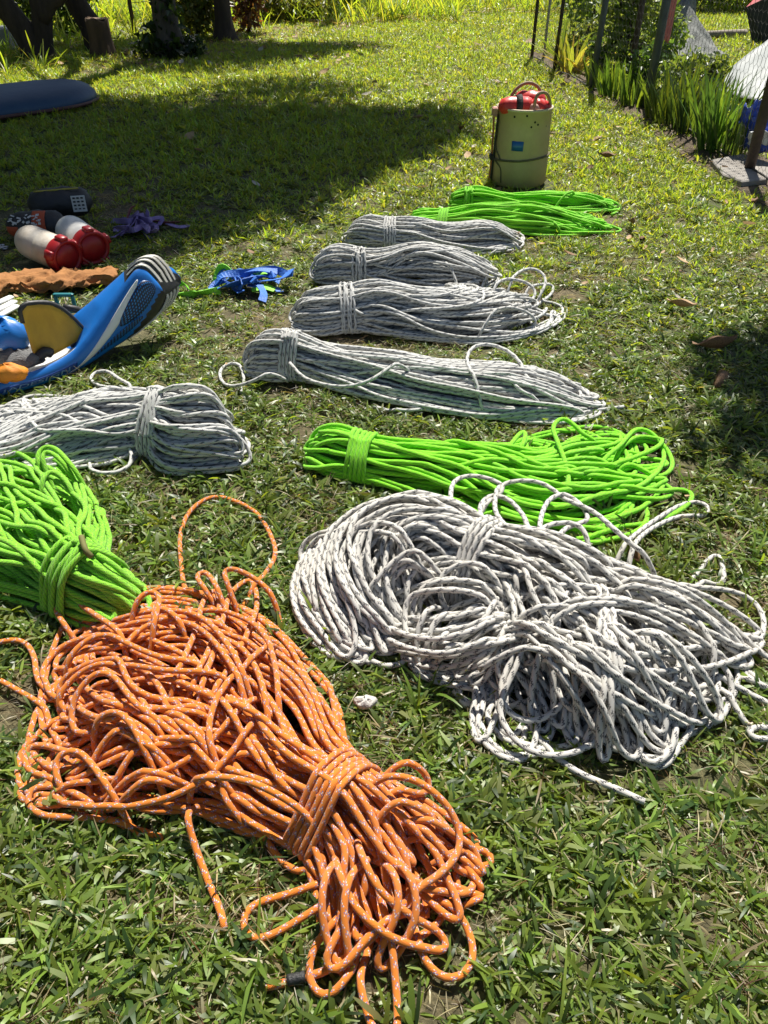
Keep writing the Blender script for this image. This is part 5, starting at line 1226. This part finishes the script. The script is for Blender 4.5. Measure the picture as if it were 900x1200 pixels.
def lump(name, label, cat, px, py, h, rx, ry, rz, mats, seed, split=None):
    g = G(px, py, h); V = []; rs = random.Random(seed); n, k = 22, 12; ph = [rs.uniform(0, 6) for _ in range(6)]; b = MB(); rows = []
    for i in range(k):
        th = math.pi * (i + .5) / k
        rows.append([Vector((g.x, g.y, g.z)) + Vector((rx * math.sin(th) * math.cos(a), ry * math.sin(th) * math.sin(a), rz * math.cos(th))) * (1 + .10 * math.sin(3 * a + ph[0] + th) + .08 * math.sin(5 * a + 4 * th + ph[1]) + .05 * math.sin(9 * a + ph[2])) for a in np.linspace(0, 2 * math.pi, n, endpoint=False)])
    b.grid(rows, closed=True); b.F += [tuple(range(n)), tuple((k - 1) * n + j for j in range(n - 1, -1, -1))]; b.M += [0, 0]
    if split:
        for i, f in enumerate(b.F):
            c = sum((Vector(b.V[v]) for v in f), Vector()) / len(f)
            if split(c - g): b.M[i] = 1
    return tag(b.build(name, mats), label, cat)
lump('folded_cloth', 'bulging blue and white cloth bundle lying in the inflatable', 'cloth', 6, 396, .10, .075, .06, .065, [blu_p, wht_p], 3, lambda d: d.z + d.x * .9 < -.005)
lump('ribbed_mat', 'grey ribbed mat lump in front of the blue and white bundle', 'mat', 22, 420, .055, .075, .045, .03, [pm('ribbed_grey', (.20, .20, .20), (.12, .12, .12), 40, .9, .8, 60, stretch=(1, 8, 1))], 5)
lump('orange_pouch', 'orange pouch at the left edge on the blue inflatable', 'pouch', 6, 437, .075, .06, .03, .028, [pm('orange_cloth', (.66, .24, .012), (.5, .16, .01), 12, .7, .5, 30)], 6)
# ------------------------------------------------------------------ overturned boat in the shade
tip = G(140, 124); lf = G(0, 144); ux = (lf - tip).normalized(); vx = Vector((ux.y, -ux.x, 0))
if vx.y < 0: vx = -vx
ob_ = thing('overturned_boat', 'faded blue boat lying upside down in the shade at the left', 'boat', tuple(tip))
rows = []; rimn = []; rimf = []
for s in np.r_[0, .03, .08, .15, .25, .4, .6, .9, 1.3, 1.8, 2.3, 2.7, 2.95, 3.05]:
    e = min(1, s / .55); e2 = min(1, max(0, (3.06 - s) / .5)); w = .40 * (1 - (1 - e) ** 2.2) ** .6 * (.3 + .7 * e2 ** .5) + .008; h = .105 * (1 - (1 - min(1, s / .42)) ** 2.6) ** .6 * (.5 + .5 * e2) + .03
    c = tip + ux * s + vx * .40; row = []
    for a in np.linspace(0, math.pi, 17):
        x, z = math.cos(a), math.sin(a); x = abs(x) ** .75 * (1 if x > 0 else -1); z = z ** .7
        row.append(c - vx * (w * x * (1 - .12 * z)) + Vector((0, 0, .035 + h * z + .012 * max(0, 1 - abs(a - math.pi / 2) * 6))))
    rows.append(row); rimn.append(row[0]); rimf.append(row[-1])
b = MB().grid(rows); b.F.append(tuple(range(17))); b.M.append(0)
o = b.build('hull', pm('faded_blue_hull', (.02, .06, .13), (.04, .09, .16), 2.5, .5, .25, 20), ob_); md = o.modifiers.new('thickness', 'SOLIDIFY'); md.thickness = .008; md.offset = -1
b = MB().tube(cr(rimn[::-1] + rimf, .08), .013, 8); b.build('rim', pm('faded_red_rim', (.12, .05, .04), (.08, .035, .03), 8, .6), ob_)

# ------------------------------------------------------------------ fallen leaves, shell
dry1 = pm('dry_leaf', (.30, .17, .08), (.16, .085, .04), 25, .7, .4, 40, trans=.2)
dry2 = pm('pale_dry_leaf', (.52, .36, .20), (.38, .24, .12), 25, .7, .4, 40, trans=.2)
def leaf_mesh(name, mat, seed, curl):
    rs = random.Random(seed); rows = []
    for i in range(9):
        t = i / 8; w = .42 * math.sin(math.pi * min(1, t * .97 + .03)) ** .8
        rows.append([Vector((t - .5, w * s * (.5 if False else .5), curl * ((s * w) ** 2 * 1.6 + (t - .5) ** 2 * .9) + .04 * math.sin(5 * t + 3 * s + seed))) for s in (-1, -.5, 0, .5, 1)])
    me = MB().grid(rows).build(name, mat, None, True, False); md = me.modifiers.new('thickness', 'SOLIDIFY'); md.thickness = .006
    return me
lv = [leaf_mesh('dry_leaf', m, s, c) for m, s, c in ((dry1, 1, .9), (dry2, 2, .6), (dry1, 3, -.8))]
LEAVES = [(742, 262, .11, 0, 'large brown curled leaf right of the farthest lime ropes'), (752, 276, .10, 2, 'dark curled leaf just below the large one right of the lime ropes'), (712, 184, .10, 0, 'brown leaf on the lawn right of the barrel, nearer the barrel'), (738, 188, .09, 2, 'dark brown leaf on the lawn right of the barrel, nearer the fence'),
    (798, 358, .11, 1, 'pale tan leaf standing in the grass right of the white ropes'), (838, 408, .14, 0, 'long brown leaf at the upper edge of the shade patch on the right'), (846, 434, .16, 2, 'long brown leaf inside the shade patch on the right'), (884, 238, .09, 0, 'reddish brown leaf below the pale concrete piece'), (700, 164, .08, 1, 'pale leaf on the lawn midway between barrel and fence'), (648, 232, .06, 1, None),
    (560, 52, .12, 1, None), (470, 70, .10, 1, None), (515, 56, .10, 0, None), (620, 48, .12, 1, None), (585, 96, .09, 1, None), (440, 96, .09, 1, None), (490, 138, .09, 1, 'pale leaf at the tip of the tree shade'), (548, 182, .08, 1, None), (540, 152, .10, 0, 'dark leaf left of the barrel at the shade edge'),
    (222, 160, .10, 1, None), (232, 176, .09, 0, None), (300, 215, .06, 0, None), (668, 298, .06, 1, None), (878, 262, .07, 1, None), (745, 655, .06, 0, 'orange brown leaf lodged behind the largest white rope'), (660, 100, .09, 1, None), (430, 110, .10, 1, None), (500, 100, .1, 1, None), (650, 70, .1, 1, None), (380, 84, .12, 1, None), (410, 122, .1, 0, None), (800, 305, .06, 0, None), (868, 268, .07, 1, None), (770, 250, .05, 0, None), (294, 296, .05, 1, None), (190, 500, .05, 0, None)]
first = [True] * 3; rs = random.Random(8); small = []
for px, py, sz, k, lab in LEAVES:
    if lab is None: small.append((*G(px, py, .03), sz)); continue
    o = lv[k] if first[k] else lv[k].copy()
    if not first[k]: COL.objects.link(o)
    first[k] = False; g = G(px, py, .03)
    o.location = g; o.scale = (sz, sz * rs.uniform(.7, 1), sz); o.rotation_euler = (rs.uniform(-.5, .5), rs.uniform(-.4, .4), rs.uniform(0, 6.28))
    tag(o, lab, 'leaf', 'fallen leaves on the lawn')
for k in range(420):
    y = rs.uniform(1.0, 13) if k % 3 else rs.uniform(7, 13.5); x = rs.uniform(-.75 * y - .6, .75 * y + .6)
    if k % 3 and y > 3 and x < -.05 * y: x = abs(x) * .5
    small.append((x, y, .025, rs.uniform(.012, .03) if y < 3 else rs.uniform(.02, .06)))
for k in range(160):
    q = G(rs.uniform(60, 440), 30 + rs.uniform(0, 50)); small.append((q.x, q.y, .03, rs.uniform(.04, .10)))
b = MB()
for x, y, z, sz in small:
    R = Matrix.Rotation(rs.uniform(0, 6.28), 3, 'Z') @ Matrix.Rotation(rs.uniform(-.6, .6), 3, 'X') @ Matrix.Rotation(rs.uniform(-.5, .5), 3, 'Y'); c = rs.uniform(.1, .5); m_ = rs.choice((0, 1, 1, 2))
    P = [Vector((t - .5, s_ * .5 * math.sin(math.pi * (.06 + t * .9)) * .6, c * (abs(s_) * .25 + (t - .5) ** 2) * .6)) for t in (0, .33, .66, 1) for s_ in (-1, 0, 1)]
    b.add([R @ p * sz + Vector((x, y, z)) for p in P], [(3 * i + j, 3 * i + j + 1, 3 * i + j + 4, 3 * i + j + 3) for i in range(3) for j in range(2)], m_)
tag(b.build('leaf_litter', [dry1, dry2, pm('grey_leaf', (.46, .42, .36), (.32, .28, .22), 20, .8)]), 'scattered scraps of dry leaves on the lawn', kind='stuff')
g = G(428, 823, .02); b = MB(); rows = []
for r in (1, .8, .5, .2): rows.append([Vector((.021 * r * math.cos(a) * (1 + .15 * math.sin(3 * a)), .015 * r * math.sin(a) * (1 + .1 * math.sin(5 * a)), .012 * (1 - r * r) + .003 * math.sin(4 * a + r * 5))) + g for a in np.linspace(0, 6.283, 18, endpoint=False)])
b.grid(rows, closed=True); b.F.append(tuple(54 + j for j in range(18))); b.M.append(0)
o = b.build('white_shell', pm('shell_white', (.62, .60, .56), (.4, .38, .34), 60, .6, .5, 120)); md = o.modifiers.new('thickness', 'SOLIDIFY'); md.thickness = .003
tag(o, 'small white shell fragment in the grass between the orange and white ropes', 'shell')

# ------------------------------------------------------------------ grass
def tuft(name, seed, nb, hgt, wid, rad, flat, cols, dry=0.0, drycols=((.34, .27, .15),), segs=4):
    rs = np.random.RandomState(seed); V = []; F = []; Cc = []
    for k in range(nb):
        if k % 6 == 0: a = rs.rand() * 6.283; r = rad * rs.rand() ** .5; ox, oy = r * math.cos(a), r * math.sin(a); a1 = rs.rand() * 6.283
        az = a1 + (k % 6) * 1.047 + rs.normal() * .45; isd = rs.rand() < dry; q = .004 if not isd else rs.uniform(-.02, .03)
        bx, by = ox + q * math.cos(az), oy + q * math.sin(az)
        H = hgt * rs.uniform(.45, 1.25); w = wid * rs.uniform(.6, 1.3) * (.38 if isd else 1)
        el = math.radians(rs.uniform(*flat)) if not isd else math.radians(rs.uniform(-3, 35)); d = np.array((math.cos(az), math.sin(az))); s = np.array((-d[1], d[0]))
        roll = rs.normal() * .5; bend = rs.uniform(.2, 1.3); b0 = len(V); x = z = 0.0; e = el; st = H / segs
        prof = (.6, 1.0, 1.0, .82, .22) if segs == 4 else (.7, 1.0, .04)
        for i in range(segs + 1):
            ww = w * prof[i] / 2
            for sg in (-1, 1): V.append((bx + d[0] * x + s[0] * sg * ww * math.cos(roll), by + d[1] * x + s[1] * sg * ww * math.cos(roll), max(-.004, z + sg * ww * math.sin(roll)) + (.006 if isd else .002)))
            x += st * math.cos(e); z += st * math.sin(e); e -= bend / segs
        for i in range(segs): F.append((b0 + 2 * i, b0 + 2 * i + 1, b0 + 2 * i + 3, b0 + 2 * i + 2))
        c = np.array(drycols[rs.randint(len(drycols))] if isd else cols[rs.randint(len(cols))]) * rs.uniform(.8, 1.5); Cc += [c] * (2 * segs + 2)
    me = bpy.data.meshes.new(name); me.from_pydata(V, [], F); me.materials.append(GRASS); me.polygons.foreach_set('use_smooth', [True] * len(F)); me.update()
    o = bpy.data.objects.new(name, me); TUFTS.objects.link(o); tint(o, np.array(Cc)); return o
GRASS = leafmat('grass_blade', var=.22, trans=.44, rough=.40)
TUFTS = bpy.data.collections.new('grass_tufts')
GC = ((.12, .185, .028), (.165, .235, .038), (.085, .135, .024), (.17, .23, .06), (.125, .185, .028), (.19, .225, .09), (.035, .065, .016), (.15, .22, .04), (.05, .095, .02))
YC = ((.205, .29, .036), (.24, .305, .045), (.16, .25, .032), (.28, .31, .06))
DC = ((.33, .28, .16), (.24, .20, .11), (.38, .34, .22), (.16, .125, .07), (.28, .27, .13))
BC = ((.07, .035, .02), (.12, .06, .03))
for k in range(5): tuft('t%02d' % k, 100 + k, 34, .037, .0058, .048, (2, 50), GC, .13, DC)            # 0-4 broad carpet grass
for k in range(5, 8): tuft('t%02d' % k, 100 + k, 30, .033, .0046, .045, (2, 48), GC, .38, DC)         # 5-7 thin, half dry
for k in range(8, 10): tuft('t%02d' % k, 100 + k, 26, .055, .0028, .055, (-4, 22), DC, .85, DC + BC)     # 8-9 straw
for k in range(10, 13): tuft('t%02d' % k, 100 + k, 22, .050, .0075, .07, (25, 75), YC, .10, DC, 2)     # 10-12 far, upright, yellow green
for k in range(13, 15): tuft('t%02d' % k, 100 + k, 8, .075, .0055, .03, (30, 75), GC, .05, DC)          # 13-14 taller sprigs
for k in range(15, 17): tuft('t%02d' % k, 100 + k, 14, .26, .012, .10, (45, 85), YC, .35, DC)           # 15-16 long weeds at the far edge
for k in range(17, 19): tuft('t%02d' % k, 100 + k, 20, .018, .0070, .05, (5, 40), GC, .05, DC, 2)        # 17-18 clover-like low leaves

def vnoise(x, y, s, seed):
    rs = np.random.RandomState(seed); T = rs.rand(64, 64); x, y = x * s + 100, y * s + 100
    i, j = np.floor(x).astype(int), np.floor(y).astype(int); fx, fy = x - i, y - j; fx = fx * fx * (3 - 2 * fx); fy = fy * fy * (3 - 2 * fy)
    g_ = lambda a, c: T[a % 64, c % 64]
    return (g_(i, j) * (1 - fx) + g_(i + 1, j) * fx) * (1 - fy) + (g_(i, j + 1) * (1 - fx) + g_(i + 1, j + 1) * fx) * fy

SOLID = [gpoly(p) for p in ([(-60, 495), (0, 468), (60, 458), (120, 428), (165, 400), (190, 380), (150, 372), (60, 385), (-60, 430)], [(20, 318), (60, 322), (90, 318), (132, 308), (130, 288), (70, 282), (25, 290)], [(576, 222), (612, 229), (646, 222), (640, 212), (612, 206), (582, 212)], [(-40, 354), (30, 344), (90, 341), (138, 330), (138, 318), (60, 320), (-40, 328)])]
def scatter():
    rs = np.random.RandomState(77); out = []
    bands = [(.12, 1.2, 1150, 1.5), (1.2, 2.2, 950, 2.2), (2.2, 3.6, 700, 3.4), (3.6, 6.0, 380, 5.0), (6.0, 10, 260, 7.5), (10, 15.2, 170, 10.5), (15.2, 22, 60, 14), (-1.2, .12, 250, 1.6)]
    for y0, y1, den, hw in bands:
        n = int((y1 - y0) * 2 * hw * den); x = rs.uniform(-hw, hw, n); y = rs.uniform(y0, y1, n); P = np.c_[x, y]
        cov = .55 * vnoise(x, y, 1.3, 1) + .3 * vnoise(x, y, 3.7, 2) + .15 * vnoise(x, y, 9, 3)
        # trodden strip where the ropes lie: thinner and drier
        worn = np.exp(-(((y - 2.45) / .8) ** 2 + ((x + .15) / .85) ** 2)) * .9
        keep = np.ones(n, bool)
        for pl in SOLID: keep &= ~poly_in(P, pl)
        inbare = poly_in(P, bare_poly); keep &= ~inbare | (rs.rand(n) < .12)
        press = np.zeros(n)
        for cxy_, wv in FOOT:
            cc, ww = cxy_[::4], wv[::4]
            m = (np.abs(x - cc[:, 0].mean()) < 1.2) & (np.abs(y - cc[:, 1].mean()) < 1.2)
            if not m.any(): continue
            d = np.sqrt(((P[m][:, None, :] - cc[None]) ** 2).sum(2)); k = d.argmin(1); dd = d[np.arange(len(k)), k] / ww[k]
            press[m] = np.maximum(press[m], (dd < .62) * 1.0)
        keep &= (press < .5) | (rs.rand(n) < .6)
        keep &= (rs.rand(n) < 1.0 - .45 * worn)
        u = rs.rand(n); idx = np.where(u < .80, rs.randint(0, 5, n), rs.randint(13, 15, n) * 0 + rs.randint(0, 5, n))
        dryp = np.clip((.50 - cov) * 3.2 + worn * .75 + .14, .05, .85)
        r2 = rs.rand(n)
        idx = np.where(r2 < dryp, rs.randint(5, 8, n), idx)
        idx = np.where(rs.rand(n) < dryp * .5 + .07, rs.randint(8, 10, n), idx)
        idx = np.where(rs.rand(n) < .035 * (1 - worn), rs.randint(13, 15, n), idx)
        idx = np.where(rs.rand(n) < .12, rs.randint(17, 19, n), idx)
        idx = np.where((press > .5) & (rs.rand(n) < .6), rs.randint(7, 9, n), idx)
        fy = np.clip((y - 2.9 + .5 * (x > .4)) / 1.6, 0, 1)
        idx = np.where(rs.rand(n) < fy * .72, rs.randint(10, 13, n), idx)
        weeds = ((y > 13.4 + .25 * np.sin(x * 2)) & (x < 1.2)) | (y > 15) | (poly_in(P, gpoly([(-200, 40), (-200, 88), (60, 92), (180, 66), (300, 42), (420, 22), (420, 8), (-200, 8)])) & (rs.rand(n) < .07))
        idx = np.where(weeds & (rs.rand(n) < .45), rs.randint(15, 17, n), idx)
        lit = poly_in(P, gpoly([(60, 92), (130, 66), (220, 34), (330, 26), (450, 22), (400, 40), (300, 52), (200, 84)]))
        idx = np.where(lit & (rs.rand(n) < .45), rs.randint(8, 10, n), idx)
        sc = rs.uniform(.7, 1.2, n) * (1 - .35 * worn) * np.where(press > .5, .72, 1) * (.8 + .4 * cov) * np.interp(y, (3, 8, 14), (1, 1.15, 1.5))
        sc = np.where((idx >= 10) & (idx <= 12), sc * np.interp(y, (2.5, 6), (.75, 1.0)), sc)
        rot = np.c_[rs.normal(size=(n, 2)) * .12, rs.rand(n) * 6.283]
        out.append(np.c_[x, y, np.zeros(n) - .003, rot, sc, idx][keep])
    return np.vstack(out)
A = scatter(); print('tufts', len(A))
me = bpy.data.meshes.new('grass'); me.vertices.add(len(A)); me.vertices.foreach_set('co', A[:, :3].ravel())
for nme, typ, val in (('rot', 'FLOAT_VECTOR', A[:, 3:6]), ('scl', 'FLOAT', A[:, 6]), ('pick', 'INT', A[:, 7].astype(int))):
    at_ = me.attributes.new(nme, typ, 'POINT'); at_.data.foreach_set('vector' if typ == 'FLOAT_VECTOR' else 'value', np.ascontiguousarray(val).ravel())
grass = bpy.data.objects.new('grass', me); COL.objects.link(grass)
tag(grass, 'broad bladed lawn grass mixed with dry straw', kind='stuff')
ng = bpy.data.node_groups.new('grass_scatter', 'GeometryNodeTree')
ng.interface.new_socket('Geometry', in_out='INPUT', socket_type='NodeSocketGeometry'); ng.interface.new_socket('Geometry', in_out='OUTPUT', socket_type='NodeSocketGeometry')
gi, go = ng.nodes.new('NodeGroupInput'), ng.nodes.new('NodeGroupOutput')
m2p = ng.nodes.new('GeometryNodeMeshToPoints'); iop = ng.nodes.new('GeometryNodeInstanceOnPoints'); ci = ng.nodes.new('GeometryNodeCollectionInfo')
ci.inputs['Collection'].default_value = TUFTS; ci.inputs['Separate Children'].default_value = True; ci.inputs['Reset Children'].default_value = True
def nattr(nm, dt):
    q = ng.nodes.new('GeometryNodeInputNamedAttribute'); q.data_type = dt; q.inputs[0].default_value = nm
    return [s for s in q.outputs if s.enabled and s.name == 'Attribute'][0]
ng.links.new(gi.outputs[0], m2p.inputs[0]); ng.links.new(m2p.outputs[0], iop.inputs['Points']); ng.links.new(ci.outputs[0], iop.inputs['Instance'])
iop.inputs['Pick Instance'].default_value = True
ng.links.new(nattr('pick', 'INT'), iop.inputs['Instance Index'])
e2r = ng.nodes.new('FunctionNodeEulerToRotation'); ng.links.new(nattr('rot', 'FLOAT_VECTOR'), e2r.inputs[0]); ng.links.new(e2r.outputs[0], iop.inputs['Rotation'])
ng.links.new(nattr('scl', 'FLOAT'), iop.inputs['Scale'])
ng.links.new(iop.outputs[0], go.inputs[0])
md = grass.modifiers.new('scatter', 'NODES'); md.node_group = ng
